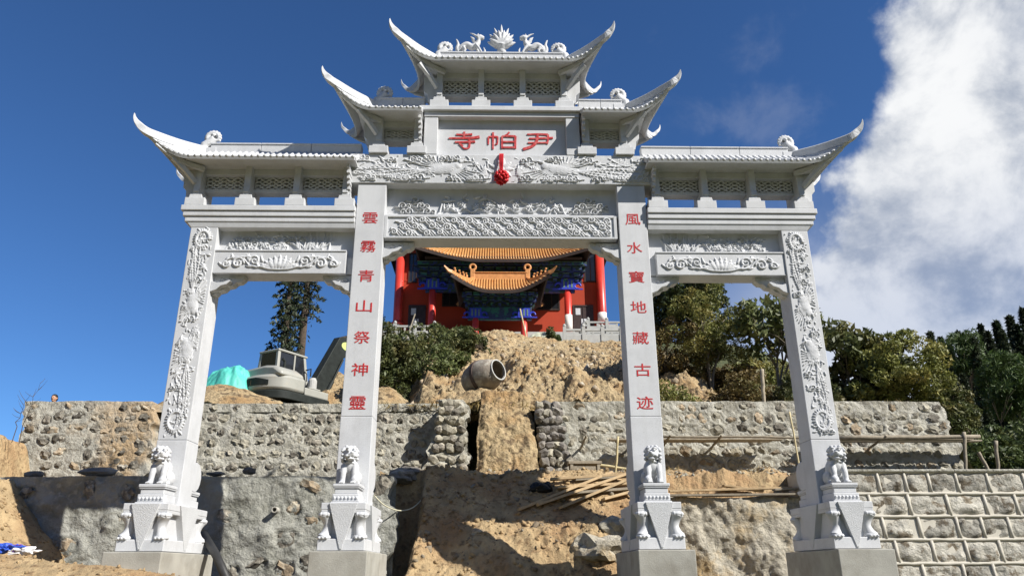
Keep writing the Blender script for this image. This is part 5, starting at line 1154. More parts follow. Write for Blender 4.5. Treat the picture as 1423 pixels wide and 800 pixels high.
p = at(925, 560, 12); broad_tree('broadleaf_tree', 'brownish scrubby tree at the edge of the inner right pillar', 'tree', (p.x, 12, ground_at(p.x, 12)), 3.6, [(0, 0, 1.7, 1.2, 1.1, 1.3), (.9, 0, 1.1, .9, .9, .8)], 54, 160, .13, .36, 'leaf_brown', 33, cr=(.25, .45), stems=4, trunk=.07)
p = at(1085, 560, 10.5); broad_tree('broadleaf_tree', 'sparse large leaved tree against the sky at the outer right pillar', 'tree', (p.x, 10.5, ground_at(p.x, 10.5)), 4.4, [(-.5, 0, 2.6, .8, .8, 1.1), (.4, 0, 2.9, 1.0, .8, 1.0), (1.0, 0, 2.3, .7, .7, .9)], 34, 46, .28, .42, 'leaf_big', 34, 'bark_pale', cr=(.28, .5), stems=5, trunk=.07, droop=.6)
p = at(1185, 560, 9.5); p.z -= .28; broad_tree('broadleaf_tree', 'broad large leaved tree above the right stone wall', 'tree', (p.x, 9.5, ground_at(p.x, 9.5)-.4), 4.2, [(-.4, 0, 2.3, 1.2, .9, 1.0), (.9, 0, 2.0, 1.2, .9, .9), (.2, 0, 1.2, 1.6, .9, .7)], 56, 72, .26, .42, 'leaf_big', 35, 'bark_pale', cr=(.28, .5), stems=5, trunk=.08, droop=.5)
p = at(1262, 560, 9.0); broad_tree('broadleaf_tree', 'rounded yellow green bush tree at the right end of the stone wall', 'tree', (p.x, 9, ground_at(p.x, 9)), 3.2, [(0, 0, 1.5, 1.3, 1.1, 1.1), (-.9, 0, 1.1, .9, .9, .8), (.7, 0, 1.0, .9, .8, .8)], 78, 180, .13, .40, 'leaf_mid', 36, cr=(.25, .42), stems=4, trunk=.06)
p = at(1318, 600, 9.5); broad_tree('broadleaf_tree', 'small dull green tree just beyond the end of the right wall', 'tree', (p.x, 9.5, p.z-.9), 3.0, [(0, 0, 1.5, .9, .9, 1.1)], 40, 150, .13, .40, 'leaf_bush', 37, cr=(.22, .4), stems=3, trunk=.06)
bush('low brown undergrowth bush behind the wall beside the post', 1040, 560, 9.3, 1.1, 1.5, 41, 'leaf_brown', 36, 140, .12, 'scrub behind the right wall', dz=-.5)
bush('low green bush behind the wall left of the outer right pillar', 1120, 560, 8.8, 1.0, 1.5, 42, 'leaf_bush', 36, 140, .13, 'scrub behind the right wall', dz=-.5)
bush('grassy bush close behind the inner right pillar', 930, 560, 9.2, .9, 1.2, 43, 'leaf_mid', 30, 130, .11, 'scrub behind the right wall', dz=-.4)
bush('brown scrub bush on the open ground between the trees', 1015, 540, 13, 1.1, 1.5, 44, 'leaf_brown', 36, 140, .13, 'scrub behind the right wall', dz=-.5)
bush('green scrub bush on the open ground behind the wooden post', 1055, 535, 14, 1.2, 1.7, 45, 'leaf_mid', 40, 140, .13, 'scrub behind the right wall', dz=-.6)
# bamboo plume among the conifers
# forest of dark conifers on the right hillside
VAR = []
for k in range(5):
    rng = np.random.default_rng(90+k); tw, C = conifer_parts(10, (1.6, 1.35, 1.75, 1.45, 1.6)[k], rng, 130, 28, z0=.06, power=1.12, droop=.45)
    V, Q = leaf_quads(C, .55, .34, rng, droop=.6); VAR.append((tw.mesh('trunk'), quads_mesh(V, Q, 'crown'))); VAR[-1][0].materials.append(M['bark']); VAR[-1][1].materials.append(M['needle' if k % 2 else 'needle_mid'])
spots = []
rng = np.random.default_rng(17)
for (px, top, Y) in ((1292, 462, 44), (1306, 470, 40), (1318, 478, 36), (1330, 462, 46), (1342, 466, 38), (1352, 470, 33), (1362, 452, 45), (1372, 462, 36), (1384, 448, 42), (1392, 460, 30), (1402, 440, 46), (1412, 452, 36), (1420, 430, 40), (1432, 440, 34), (1446, 432, 38), (1300, 505, 30), (1322, 512, 27), (1338, 520, 25), (1358, 505, 26), (1376, 512, 23), (1396, 500, 25), (1416, 495, 24), (1440, 500, 25), (1345, 560, 20), (1368, 555, 19), (1392, 548, 19), (1418, 545, 18.5), (1445, 540, 19)):
    spots.append((px, top, Y))
for i, (px, top, Y) in enumerate(spots):
    p = at(px, top, Y); z = ground_at(p.x, Y)-.3; H = max(3.0, p.z-z); t = thing('conifer_tree', 'dark conifer in the wood on the hillside at the right edge', 'conifer', (p.x, Y, z), 'dark conifers on the right hillside', measured=False)
    a, b = VAR[i % 5]; k = H/10
    for nm, me in (('trunk', a), ('crown', b)): o = bpy.data.objects.new(nm, me); col.objects.link(o); o.parent = t
    t.scale = (k*rng.uniform(.95, 1.25), k*rng.uniform(.95, 1.25), k); t.rotation_euler = (0, 0, rng.uniform(0, 6.28))
for i, (px, top, Y, w) in enumerate(((1360, 600, 13.5, 1.3), (1405, 590, 14.5, 1.5), (1440, 600, 13.5, 1.4), (1340, 585, 15, 1.2), (1385, 625, 12, 1.2), (1425, 635, 11, 1.2))):
    p = at(px, top, Y); z = ground_at(p.x, Y)-.2; h = max(1.2, p.z-z)
    broad_tree('shrub', 'dark shrub in the shaded undergrowth under the hillside conifers', 'shrub', (p.x, Y, z), h, [(0, 0, h*.5, w, w, h*.5)], 34, 120, .20, .4, 'leaf_dark', 50+i, cr=(.3, .55), stems=3, trunk=.05, group='shrubs under the hillside conifers')
p = at(1385, 555, 17); broad_tree('bamboo_clump', 'lighter feathery bamboo among the dark conifers at the right edge', 'bamboo', (p.x+.6, 17, ground_at(p.x, 17)), 5.4, [(0, 0, 3.6, 1.1, 1.0, 1.5)], 60, 110, .30, .16, 'bamboo_leaf', 61, 'bark', cr=(.25, .45), stems=7, trunk=.018, droop=.9)
p = at(1330, 462, 34); broad_tree('bamboo_clump', 'pale bamboo plume rising behind the hillside conifers', 'bamboo', (p.x, 34, ground_at(p.x, 34)), p.z-ground_at(p.x, 34)+.2, [(0, 0, p.z-ground_at(p.x, 34)-1.4, 1.3, 1.2, 1.6)], 46, 80, .42, .13, 'bamboo_leaf', 62, 'bark', cr=(.3, .5), stems=6, trunk=.05, droop=.9)
# bare weeds at the far left and dry grass along the edges
def weed(label, px, py, Y, h, seed):
    rng = random.Random(seed); p = at(px, py, Y); t = thing('bare_weed', label, 'plant', p, measured=False); mb = MB(); P = [Vector((0, 0, -.3))]
    for k in range(7): P.append(Vector((h*.16*k/6*1.0+rng.uniform(-.03, .03), rng.uniform(-.03, .03), h*(k+1)/7)))
    mb.tube(P, [.011-.0012*k for k in range(8)], 5); mb.build('stem', 'bark', t); tb = MB()
    for k in range(9): b = P[rng.randrange(2, 8)]; a = rng.uniform(0, 6.28); q = b+Vector((math.cos(a)*.22, math.sin(a)*.1, rng.uniform(.05, .28))); tb.tube([b, b.lerp(q, .6)+Vector((0, 0, -.02)), q], [.006, .004, .002], 4)
    tb.build('twigs', 'bark', t)
weed('tall bare dry stalk against the sky at the far left', 30, 600, 5.4, 1.25, 1); weed('short leafless weed beside the tall dry stalk', 20, 598, 5.4, .75, 2)
rng = np.random.default_rng(77); n = 2600; gx = rng.uniform(-2.2, 6.8, n); gy = 5.3+rng.random(n)*.8; gz = dirt_slope(gx, gy)
k = rng.random(n) < .75; V, Q = leaf_quads(np.stack([gx, gy, gz+.03], 1)[k], .13, .10, rng, droop=-.8); link('dry_grass', quads_mesh(V, Q, 'dry_grass'), 'dry_grass', None, kind='stuff', label='dry grass scattered along the terrace edge')
n = 2600; gx = rng.uniform(-4, 12, n); gy = rng.uniform(6.95, 8.4, n); gz = hill(gx, gy)-.1
V, Q = leaf_quads(np.stack([gx, gy, gz+.12], 1), .34, .07, rng, droop=-1.2); link('weeds', quads_mesh(V, Q, 'weeds'), 'dry_grass', None, kind='stuff', label='straw coloured weeds along the top of the upper walls')
# =================================================================== things on the site
# excavator: built facing +Y, then turned
ex = thing('excavator', 'grey excavator parked above the wall with its boom reaching right', 'excavator', measured=False)
P_ = lambda mb, name, m, par=ex, **k: mb.build(name, m, par, world=False, **k)
for s in (-1, 1):
    pr = [(-1.35, .08), (1.35, .08), (1.6, .3), (1.45, .62), (-1.45, .62), (-1.6, .3)]
    tr = P_(MB().prism(pr, s*.62, s*1.05, 'x'), 'track', 'rubber', bevel=.05); lk = MB()
    for k in range(14): y = -1.4+.215*k; lk.box(min(s*.60, s*1.07), max(s*.60, s*1.07), y-.06, y+.06, .62, .665)
    P_(lk, 'track_shoes', 'exc_dark', tr, kind='stuff')
P_(MB().box(-.62, .62, -.7, .7, .3, .62).lathe([(.55, .62), (.55, .80)], 20), 'undercarriage', 'exc_dark')
plan = [(1.02, .95), (1.02, -.75)]+[(1.02*math.cos(a), -.75+.62*math.sin(a)) for a in np.linspace(-.35, -PI+.35, 12)]+[(-1.02, -.75), (-1.02, .95)]
hd = P_(MB().prism(plan, .80, 1.06, 'z'), 'slew_frame', 'exc_dark', bevel=.03, smooth='angle')
cw = [(1.0, -.1), (1.0, -.72)]+[(1.0*math.cos(a), -.72+.63*math.sin(a)) for a in np.linspace(-.3, -PI+.3, 14)]+[(-1.0, -.72), (-1.0, -.1)]
bd = P_(MB().prism(cw, 1.062, 1.56, 'z'), 'counterweight', 'exc_grey', bevel=.10, smooth='angle')
P_(MB().prism([(-.98, 1.50), (-.98, 1.72), (-.70, 1.86), (.2, 1.90), (.62, 1.84), (.90, 1.66), (.98, 1.50)], -1.12, -.12, 'y'), 'engine_hood', 'exc_grey', bevel=.09, smooth='angle')
va = np.linspace(-PI+.42, -.95, 12); ar = lambda a, k, z: (1.0*k*math.cos(a), -.72+.63*k*math.sin(a), z)
vt = P_(MB().grid([[ar(a, .97, 1.22), ar(a, 1.022, 1.22), ar(a, 1.022, 1.46-.10*max(0, (i-8)/3)), ar(a, .97, 1.46-.10*max(0, (i-8)/3))] for i, a in enumerate(va)]), 'vent_panel', 'exc_dark', smooth='angle'); gl = MB()
for k in range(5): gl.sweep([ar(a, 1.03, 1.255+.036*k) for a in va[1:8]], [(-.01, -.007), (.01, -.007), (.01, .007), (-.01, .007)])
P_(gl, 'grille_slat', 'rubber', vt, kind='stuff')
P_(MB().box(.60, .98, -.1, .92, 1.062, 1.30).box(.63, .95, .1, .6, 1.301, 1.36), 'side_box', 'exc_grey', bevel=.05)
P_(MB().lathe([(.14, 1.30), (.14, 1.62), (.11, 1.66), (.10, 1.70)], 14, (.80, .35, 0)), 'air_filter', 'dusty_white', smooth=False)
P_(MB().tube([(.45, -.55, 1.85), (.45, -.55, 2.1), (.45, -.66, 2.16)], .045, 8), 'exhaust', 'exc_dark')
# cab
def cab():
    x0, x1, y0, y1, z0, z1 = -.98, -.02, -.42, .98, 1.06, 2.66; f = MB(); e = .055
    cs = [(x0, y0), (x1, y0), (x1, y1), (x0, y1)]
    for (x, y), (tx, ty) in zip(cs, ((x0+.05, y0+.04), (x1-.05, y0+.04), (x1-.05, y1-.16), (x0+.05, y1-.16))): f.sweep([(x+(e if x == x0 else -e), y+(e if y == y0 else -e), z0), (x+(e if x == x0 else -e), y+(e if y == y0 else -e), z0+.62), (tx+(e if x == x0 else -e), ty+(e if y == y0 else -e), z1-.08)], [(-e, -e), (e, -e), (e, e), (-e, e)], side=(1, 0, 0))
    c = P_(f, 'cab', 'exc_grey', bevel=.02)
    P_(MB().prism([(x0+.02, y0+.02), (x1-.02, y0+.02), (x1-.02, y1-.10), (x0+.02, y1-.10)], z1-.085, z1, 'z'), 'roof', 'exc_grey', c, bevel=.04)
    P_(MB().box(x0+.02, x1-.02, y0+.015, y0+.08, z0, z0+.52).box(x0+.015, x0+.08, y0+.08, y1-.05, z0, z0+.48).box(x1-.08, x1-.015, y0+.08, y1-.05, z0, z0+.48), 'lower_panel', 'exc_grey', c, bevel=.02)
    P_(MB().box(x0+.11, x1-.11, y0+.055, y0+.065, z0+.53, z1-.10), 'rear_pane', 'glass', c)
    P_(MB().box(x1-.07, x1-.06, y0+.12, y1-.18, z0+.50, z1-.10), 'side_pane', 'glass', c); P_(MB().box(x0+.06, x0+.07, y0+.12, y1-.18, z0+.50, z1-.10), 'side_pane', 'glass', c)
    P_(MB().prism([(y1-.09, z0+.5), (y1-.08, z0+.6), (y1-.17, z1-.1), (y1-.18, z1-.1)], x0+.1, x1-.1, 'x'), 'front_pane', 'glass', c)
    P_(MB().box(x1-.085, x1-.04, .30, .36, z0+.48, z1-.09), 'door_post', 'exc_grey', c); P_(MB().box(-.68, -.32, .0, .12, z0+.5, z0+1.0), 'seat', 'exc_dark', c, bevel=.04)
    for y in (-.1, .45): P_(MB().lathe([(.05, 0), (.05, .06), (.03, .09)], 8, (x1-.12, y, z1)), 'work_light', 'exc_dark', c)
    P_(MB().tube([(x1+.02, y1-.2, z1-.5), (x1+.16, y1-.1, z1-.45), (x1+.16, y1-.1, z1-.7)], .025, 6), 'mirror', 'exc_dark', c)
cab()
# boom, stick, rams, bucket
def plate(pts, wd, name, m, par=ex): return P_(MB().prism(pts, .22-wd/2, .22+wd/2, 'x'), name, m, par, bevel=.02)
bm1 = plate([(.62, .95), (1.08, .90), (2.12, 2.82), (2.48, 3.04), (3.95, 2.72), (4.05, 2.88), (3.95, 3.04), (2.55, 3.66), (1.88, 3.54), (.66, 1.40)], .30, 'boom', 'exc_dark')
mb = MB(); n = 20; mb.prism([(2.24+.27*math.cos(2*PI*k/n), 3.27+.15*math.sin(2*PI*k/n)) for k in range(n)], .371, .378, 'x'); P_(mb, 'oval_badge', 'badge', bm1)
mb = MB(); mb.prism([(2.24+.27*math.cos(2*PI*k/n), 3.27+.15*math.sin(2*PI*k/n)) for k in range(n)], .062, .069, 'x'); P_(mb, 'oval_badge', 'badge', bm1)
for x in (.0, .44): P_(MB().tube([(x, 1.15, 1.05), (x, 1.6, 1.9)], .065, 8).tube([(x, 1.6, 1.9), (x, 2.02, 2.75)], .035, 8), 'boom_ram', 'exc_dark')
P_(MB().tube([(.22, 2.4, 3.62), (.22, 3.2, 3.45)], .065, 8).tube([(.22, 3.2, 3.45), (.22, 4.05, 3.25)], .035, 8), 'stick_ram', 'exc_dark')
for x in (.10, .16, .28, .34): P_(MB().tube(catmull([(x, .95, 1.30), (x, 1.4, 2.4), (x, 2.1, 3.56), (x, 2.6, 3.68), (x, 3.2, 3.48)], 5), .02, 5), 'hydraulic_hose', 'rubber')
stk = plate([(3.78, 2.70), (4.12, 3.28), (4.28, 3.22), (4.34, 2.6), (4.22, .95), (4.05, .95), (3.90, 2.2)], .22, 'stick', 'exc_green')
P_(MB().tube([(.22, 4.36, 2.75), (.22, 4.40, 1.9)], .055, 8).tube([(.22, 4.40, 1.9), (.22, 4.42, 1.25)], .03, 8), 'bucket_ram', 'exc_dark')
arc = [(4.10+.42*math.cos(a), .52+.42*math.sin(a)) for a in np.linspace(1.75, -1.9, 12)]; inn = [(4.10+.38*math.cos(a), .52+.38*math.sin(a)) for a in np.linspace(-1.9, 1.75, 12)]
bk = P_(MB().prism(arc+inn, -.22, .66, 'x'), 'bucket', 'mixer'); P_(MB().prism(arc, -.25, -.221, 'x').prism(arc, .661, .69, 'x'), 'bucket_cheek', 'exc_dark', bk); tt = MB()
for k in range(5): tt.box(-.18+.19*k, -.10+.19*k, 3.72, 3.98, .10, .15)
P_(tt, 'bucket_teeth', 'exc_dark', bk, kind='stuff')
pe = at(392, 540, 12.2); ex.location = (pe.x+.12, 12.2, 4.16); ex.rotation_euler = (0, 0, math.radians(-32)); ex.scale = (1.1, 1.1, 1.1)

# tarpaulin heap and dug spoil beside it
def heap(name, label, cat, px, py, Y, w, d, h, m, seed, fold=.0, kind=None, n=60, pw=1.6):
    c = at(px, py, Y); U, V = np.meshgrid(np.linspace(-1.35, 1.35, n), np.linspace(-1.35, 1.35, n)); r = np.clip(np.hypot(U, V), 0, 1.6); top = np.clip(1-r**pw, -1.6, 1)
    ang = np.arctan2(V, U); z = h*top*(1+.35*fbm(U*2, V*2, seed, 3)); z = z+fold*np.sin(ang*11+3*fbm(U*3, V*3, seed+2, 3)*3)*smooth(r, .15, .9)*h
    z = z+(.34*h*fbm(U*5, V*5, seed+1, 5)+.16*h*np.abs(fbm(U*12, V*12, seed+6, 3)) if not fold else h*(.22*fbm(U*2.3, V*2.3, seed+1, 3)-.16*np.abs(fbm(U*5+.6*ang, V*5, seed+7, 3)))); G = np.stack([U*w*(1+.1*fbm(U, V, seed+4, 2)), V*d, z], -1)
    me = grid_mesh(G, name); me.polygons.foreach_set('use_smooth', [True]*len(me.polygons)); o = link(name, me, m, None, label=label, cat=cat, kind=kind); o.location = c; return o
heap('tarpaulin_heap', 'turquoise tarpaulin draped over a heap above the left wall', 'tarpaulin', 318, 556, 11.5, 1.05, .95, 1.25, 'tarp', 3, .05, pw=2.8, n=110)
heap('spoil_heap', 'dug earth heaped under the turquoise tarpaulin', 'earth heap', 312, 562, 10.6, 1.9, 1.2, .62, 'dirt_pale', 5, pw=1.3)
heap('spoil_heap', 'broken earth piled behind the excavator boom', 'earth heap', 466, 566, 14.5, 2.0, 1.6, 1.45, 'dirt_pale', 8, pw=1.2)
heap('spoil_heap', 'low earth heap beside the excavator bucket', 'earth heap', 535, 566, 12, 1.0, 1.0, .75, 'dirt_pale', 9, pw=1.3)
# cement mixer
mx_ = thing('cement_mixer', 'cement splashed concrete mixer tilted on the bank above the stone piers', 'cement mixer', measured=False)
R4 = Matrix.Rotation(math.radians(78), 4, 'Y')
def mlathe(prof, name, m, par=mx_, **k): return P_(MB().lathe([(r, z) for r, z in prof], 28, (0, 0, 0), R4, cap=False), name, m, par, **k)
dr = mlathe([(.02, -.62), (.30, -.60), (.40, -.45), (.475, -.20), (.475, .10), (.40, .34), (.29, .56), (.27, .56), (.37, .33), (.44, .09), (.44, -.18), (.30, -.5), (.02, -.55)], 'drum', 'mixer', smooth=True)
mlathe([(.476, -.10), (.50, -.10), (.50, .0), (.476, .0)], 'gear_ring', 'mixer_dark', dr); mlathe([(.272, .52), (.305, .545), (.305, .575), (.272, .575)], 'mouth_rim', 'dusty_white', dr)
for a in (0, 2.09, 4.19): P_(MB().box(-.02, .02, .25, .40, -.02, .02), 'mixing_blade', 'mixer_dark', dr) if a == 0 else None
fr = MB().tube([(-.45, -.55, .05), (-.2, -.56, -.45), (-.5, -.5, -.95)], .035, 8).tube([(-.45, .55, .05), (-.2, .56, -.45), (-.5, .5, -.95)], .035, 8).tube([(-.2, -.56, -.45), (.45, -.5, -.95)], .035, 8).tube([(-.2, .56, -.45), (.45, .5, -.95)], .035, 8).tube([(-.5, -.5, -.9), (-.5, .5, -.9)], .03, 8).tube([(.45, -.5, -.9), (.45, .5, -.9)], .03, 8).tube([(0, -.57, 0), (0, -.46, 0)], .06, 8).tube([(0, .57, 0), (0, .46, 0)], .06, 8).tube([(0, -.56, 0), (-.2, -.56, -.45)], .035, 8).tube([(0, .56, 0), (-.2, .56, -.45)], .035, 8)
P_(fr, 'frame', 'mixer_dark', smooth=True); P_(MB().box(-.85, -.55, -.22, .22, -.5, -.1), 'motor_housing', 'mixer_dark', bevel=.04)
for y in (-.58, .58): P_(MB().tube([(-.5, y-.05, -.85), (-.5, y+.05, -.85)], .20, 16), 'wheel', 'rubber')
pm = at(672, 523, 8.6); mx_.location = pm; mx_.rotation_euler = (0, math.radians(1), math.radians(-41)); mx_.scale = (1.08, 1.08, 1.08)
heap('spoil_heap', 'small mound of dirt and spilt cement under the mixer drum', 'earth heap', 668, 556, 8.5, .85, .6, .42, 'dirt_pale', 12, pw=1.3)
# scaffold poles, planks, posts --------------------------------------
def pole(label, a, b, r=.035, m='wood_old', group='scaffold poles along the right wall', n=6, name='scaffold_pole'):
    A, B = Vector(a), Vector(b); k = 7; rg = random.Random(label); pts = [A.lerp(B, i/k)+Vector((rg.uniform(-1, 1), rg.uniform(-1, 1), rg.uniform(-1, 1)))*r*.3 for i in range(k+1)]
    return tag(MB().tube(pts, [r*(1.05-.15*i/k) for i in range(k+1)], n).build(name, m, None, smooth=True), label, 'pole', group)
ZS = at(1100, 607, 6.0).z
pole('long horizontal pole of the scaffold left of the outer right pillar', at(900, 606, 5.9), at(1180, 608, 5.9))
pole('thick horizontal pole running past the right end of the wall', at(1165, 608, 5.85), at(1362, 606, 5.85), .06)
pole('horizontal pole tied below the scaffold deck at the inner right pillar', at(800, 642, 5.9), at(905, 655, 5.9), .04, 'bamboo')
for lab, a, b, Y in (('upright post carrying the scaffold at the right end of the wall', (1340, 600), (1342, 668), 5.8), ('short upright pole standing beyond the end of the right wall', (1383, 612), (1388, 660), 6.0), ('slanting stump leaning beyond the end of the right wall', (1360, 628), (1376, 658), 6.0)):
    pole(lab, at(*a, Y), at(*b, Y), .045)
pole('thin upright bamboo leaning against the outer right pillar', at(1097, 572, 5.1), at(1116, 672, 4.6), .022, 'bamboo')
pole('upright bamboo post of the scaffold left of the inner right pillar', at(859, 606, 5.3), at(855, 666, 5.3), .03, 'bamboo')
for i, (x, lab) in enumerate(((2.2, 'left'), (3.5, 'second'), (4.4, 'third'), (5.75, 'fourth'), (8.55, 'fifth'), (10.1, 'last'))):
    pole('short putlog pole sticking out of the wall, %s along the right scaffold' % lab, (x, 6.75, ZS-.20), (x+.05, 5.75, ZS+.0), .032)
# deck boards of the scaffold: their shadow falls as a band on the wall
def board(label, A, B, w, t, m='wood', group=None, roll=0.0, cat='plank', name='plank'):
    A, B = Vector(A), Vector(B); d = B-A; L = d.length; rg = random.Random(label); mb = MB().box(0, L, -w/2, w/2, -t/2, t/2)
    mb.v = [(p[0], p[1]*(1-.0*p[0]), p[2]) for p in mb.v]
    T = d.normalized(); s = T.cross(Vector((0, 0, 1))).normalized(); u = s.cross(T); q = Matrix((T, s, u)).transposed().to_4x4() @ Matrix.Rotation(roll, 4, 'X'); 
    o = mb.build(name, m, None, bevel=.006); o.matrix_world = Matrix.Translation(A) @ q; return tag(o, label, cat, group)
dk = 'deck boards of the scaffold against the right wall'
for i, (x0, x1, y, lab) in enumerate(((3.1, 7.3, 6.33, 'outer left scaffold board seen edge on behind the right bay'), (2.9, 7.5, 6.10, 'outermost left scaffold board in front of the long rubble wall'), (8.3, 13.0, 6.36, 'inner right scaffold board beyond the outer right pillar'), (8.2, 12.6, 6.08, 'outermost right scaffold board ending short of the wall end'))):
    board(lab, (x0, y, ZS-.055), (x1, y, ZS-.05), .235, .04, 'wood_old', dk)
# plank pile on the slope
pk = 'planks piled on the clay slope'
for lab, a, Ya, b, Yb, w, m in (('lowest long plank of the pile, its end nearest the viewer', (779, 722), 3.28, (905, 668), 4.3, .17, 'wood'), ('middle plank of the pile pointing down the slope', (747, 718), 3.35, (900, 664), 4.4, .17, 'wood'),
        ('upper left plank of the pile with a pale cut end', (721, 721), 3.3, (850, 668), 4.3, .15, 'wood'), ('plank lying level at the back of the pile', (775, 690), 3.88, (900, 683), 4.02, .14, 'wood'), ('short plank propped across the pile next to the pillar', (838, 704), 3.6, (882, 692), 3.85, .22, 'wood'),
        ('thin batten resting on top of the plank pile', (800, 680), 4.1, (915, 672), 4.25, .09, 'wood_old'), ('narrow plank at the left back of the pile', (765, 683), 4.05, (870, 676), 4.2, .10, 'wood'), ('reddish board under the plank pile', (790, 697), 3.7, (880, 690), 3.9, .16, 'wood_old')):
    A, B = at(*a, Ya), at(*b, Yb)
    for e in (A, B, A.lerp(B, .5)): lift = max(0, float(dirt_slope(np.array([e.x]), np.array([e.y]))[0])+.03-e.z); A.z += lift*.8; B.z += lift*.8
    board(lab, A, B, w*1.1, .058, m, pk, .12)
tg = 'boards lying on the terrace right of the inner pillar'
for lab, a, b, Y, w, m in (('long board lying along the edge of the terrace', (925, 690), (1115, 688), 3.75, .16, 'wood_old'), ('pale board lying just behind the terrace edge', (930, 684), (1100, 679), 4.1, .14, 'wood'), ('short pale board lying askew on the terrace', (1005, 676), (1060, 684), 4.2, .2, 'wood'), ('board lying at the back of the terrace near the outer right pillar', (1000, 675), (1112, 671), 4.7, .16, 'wood'), ('weathered board beside the outer right pillar', (1075, 682), (1118, 680), 3.95, .2, 'wood_old')):
    A, B = at(*a, Y), at(*b, Y); board(lab, A+Vector((0, 0, .03)), B+Vector((0, 0, .03)), w, .045, m, tg)
# trestle, bag, netting
tr = thing('trestle_table', 'small rough wooden trestle standing against the wall by the right pier', 'trestle', at(812, 663, 5.6)); c = at(812, 643, 5.6); zb = at(812, 664, 5.6).z
MB().box(c.x-.42, c.x+.42, 5.4, 5.85, c.z-.04, c.z+.03).build('table_top', 'wood_old', tr, bevel=.008)
for sx in (-.34, .34):
    for y in (5.45, 5.8): MB().box(c.x+sx-.035, c.x+sx+.035, y-.035, y+.035, zb-.25, c.z-.041).build('leg', 'wood_old', tr)
MB().box(c.x-.30, c.x+.30, 5.44, 5.46, c.z-.20, c.z-.10).build('apron', 'wood_old', tr)
p = at(752, 688, 3.95); p.z += .1; mb = MB(); mb.ico((0, 0, .05), (.24, .18, .13), 3, .35, 5).ico((-.12, .02, .10), (.13, .12, .11), 2, .3, 8).ico((.14, 0, .08), (.12, .1, .12), 2, .3, 9); o = tag(mb.build('black_bag', 'black', None, smooth=True), 'crumpled black bag lying at the top of the clay slope', 'bag'); o.location = p
mb = MB(); rg = random.Random(4)
for k in range(26): a = Vector((rg.uniform(-.4, .35), rg.uniform(-.12, .12), rg.uniform(0, .10))); mb.tube([a, a+Vector((rg.uniform(-.14, .14), .02, rg.uniform(-.05, .1))), a+Vector((rg.uniform(-.24, .24), 0, rg.uniform(-.05, .06)))], .010, 4)
o = tag(mb.build('red_netting', 'red_net', None), 'tangle of red netting behind the black bag', 'netting'); o.location = at(768, 678, 4.5)
# hose, pipes, drains, litter
pts = [at(x, y, Y) for x, y, Y in ((520, 688, 2.2), (535, 702, 2.3), (556, 709, 3.0), (575, 704, 3.6), (592, 686, 4.2), (603, 668, 4.6), (620, 658, 5.0))]
tag(MB().tube(catmull(pts, 6), .014, 6).build('hose', 'hose', None, smooth=True), 'thin pale hose looping from the lower left wall to the pier', 'hose')
tag(MB().tube([at(283, 742, 1.5), at(300, 770, .8), at(316, 806, .3)], .075, 10).build('black_pipe', 'pipe', None, smooth=True), 'black pipe leaning beside the far left pillar footing', 'pipe')
d = at(383, 708, 2.78); tag(MB().lathe([(.062, -.1), (.062, .1), (.045, .1), (.045, -.08)], 16, (0, 0, 0), Matrix.Rotation(PI/2, 4, 'X')).build('drain_pipe', 'pvc', None), 'round drain pipe end poking out of the lower left wall', 'drain pipe').location = d
for lab, px, py, Y, sc, m, nm in (('crumpled blue plastic bag on the soil at the lower left', 12, 762, -.9, (.15, .1, .055), 'blue_bag', 'plastic_bag'), ('purple plastic scrap between the blue and white litter', 22, 761, -.85, (.13, .1, .05), 'purple_bag', 'plastic_bag'), ('white plastic sheet crumpled on the soil at the lower left', 34, 765, -.9, (.16, .09, .055), 'white_bag', 'plastic_bag')):
    mb = MB().ico((0, 0, 0), sc, 4, .9, len(lab)); mb.v = [(x_, y_, z_+.35*sc[2]*mnoise.noise(Vector((x_*22, y_*22, z_*30)))) for x_, y_, z_ in mb.v]; tag(mb.build(nm, m, None), lab, 'litter').location = at(px, py, Y)
pole('squared wooden post standing behind the right wall', at(1058, 512, 7.6), at(1063, 566, 7.6), .06, 'wood_old', None, 4, 'fence_post')
# black rubbish sacks and a stone lying on the lower left wall
for lab, px, py, Y, r in (('folded dark sheet lying on top of the lower left wall', 137, 656, 3.3, (.42, .2, .10)), ('dark stone on top of the lower left wall near the far left pillar', 275, 657, 3.3, (.10, .1, .09)), ('flat dark stone on the lower wall between the left pillars', 300, 658, 3.3, (.2, .12, .05)), ('dark lump on the lower wall left of the lettered pillar', 346, 654, 3.3, (.14, .1, .08)), ('low dark mound of mortar on the far left wall top', 48, 660, 3.3, (.22, .14, .09))):
    tag(MB().ico((0, 0, 0), r, 2, .3, len(lab)).build('dark_lump', 'boulder_dark', None), lab, 'lump').location = at(px, py, Y)
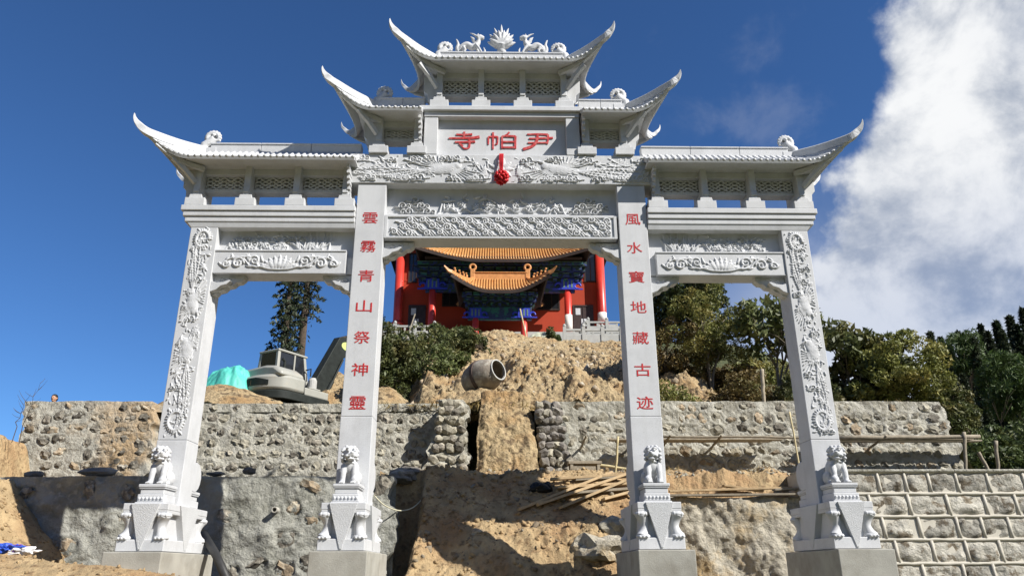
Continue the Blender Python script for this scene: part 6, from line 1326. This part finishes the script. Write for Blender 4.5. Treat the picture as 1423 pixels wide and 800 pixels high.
# person looking over the far left wall ------------------------------
def person():
    h = at(77, 548.5, 7.9); hz = h.z; t = thing('person', 'person with short dark hair looking over the top of the far left wall', 'person', (h.x, 7.9, hz-1.70), measured=False)
    V = [((0, 0, .92), .13), ((0, .01, 1.12), .125), ((0, .0, 1.34), .15), ((0, -.01, 1.46), .06), ((0, -.02, 1.53), .056)]
    E_ = [(0, 1), (1, 2), (2, 3), (3, 4)]
    for s in (-1, 1):
        o = len(V); V += [((s*.10, 0, .86), .095), ((s*.11, -.01, .48), .065), ((s*.11, .02, .10), .045), ((s*.11, -.10, .04), .04), ((s*.18, 0, 1.38), .065), ((s*.24, .02, 1.12), .047), ((s*.25, -.06, .88), .034), ((s*.25, -.09, .78), .03)]
        E_ += [(0, o), (o, o+1), (o+1, o+2), (o+2, o+3), (2, o+4), (o+4, o+5), (o+5, o+6), (o+6, o+7)]
    me = bpy.data.meshes.new('body'); me.from_pydata([v[0] for v in V], E_, []); ob = bpy.data.objects.new('tmp', me); col.objects.link(ob); sk = ob.modifiers.new('s', 'SKIN'); sk.use_smooth_shade = True
    for d_, v in zip(me.skin_vertices[0].data, V): d_.radius = (v[1], v[1]*.85)
    me.skin_vertices[0].data[0].use_root = True; sd = ob.modifiers.new('d', 'SUBSURF'); sd.levels = 2; sd.render_levels = 2
    m2 = bpy.data.meshes.new_from_object(ob.evaluated_get(bpy.context.evaluated_depsgraph_get())); bpy.data.objects.remove(ob); b = link('body', m2, 'jacket', t)
    hd = MB().ico((0, -.03, 1.60), (.073, .088, .105), 3).ico((0, -.115, 1.59), (.014, .02, .022), 2).ico((0, -.085, 1.525), (.035, .03, .022), 2)
    for s in (-1, 1): hd.ico((s*.074, -.01, 1.60), (.012, .022, .03), 2)
    hd.tube([(0, -.01, 1.44), (0, -.02, 1.54)], .052, 10); m3 = fuse(hd, 'head', .008, 2); link('head', m3, 'skin', t)
    for s in (-1, 1): MB().ico((s*.03, -.108, 1.615), (.012, .008, .008), 2).build('eye', 'hair', t, smooth=True, world=False)
    MB().box(-.022, .022, -.121, -.108, 1.547, 1.554).build('mouth', 'mixer_dark', t, world=False)
    hr = MB().ico((0, -.01, 1.645), (.082, .092, .078), 3).ico((0, .03, 1.60), (.078, .065, .09), 3); link('hair', fuse(hr, 'hair', .010, 1), 'hair', t)
    for s in (-1, 1):
        hb = MB().ico((s*.25, -.10, .72), (.028, .02, .05), 2)
        for k in range(4): hb.tube([(s*.25+(k-1.5)*.013, -.10, .69), (s*.25+(k-1.5)*.014, -.105, .655-.004*abs(k-1.5)), (s*.25+(k-1.5)*.013, -.095, .63)], [.008, .0075, .006], 6)
        hb.tube([(s*.25-s*.02, -.11, .73), (s*.25-s*.04, -.13, .695), (s*.25-s*.04, -.135, .67)], [.010, .009, .007], 6); link('hand', fuse(hb, 'hand', .006, 1), 'skin', t)
person()
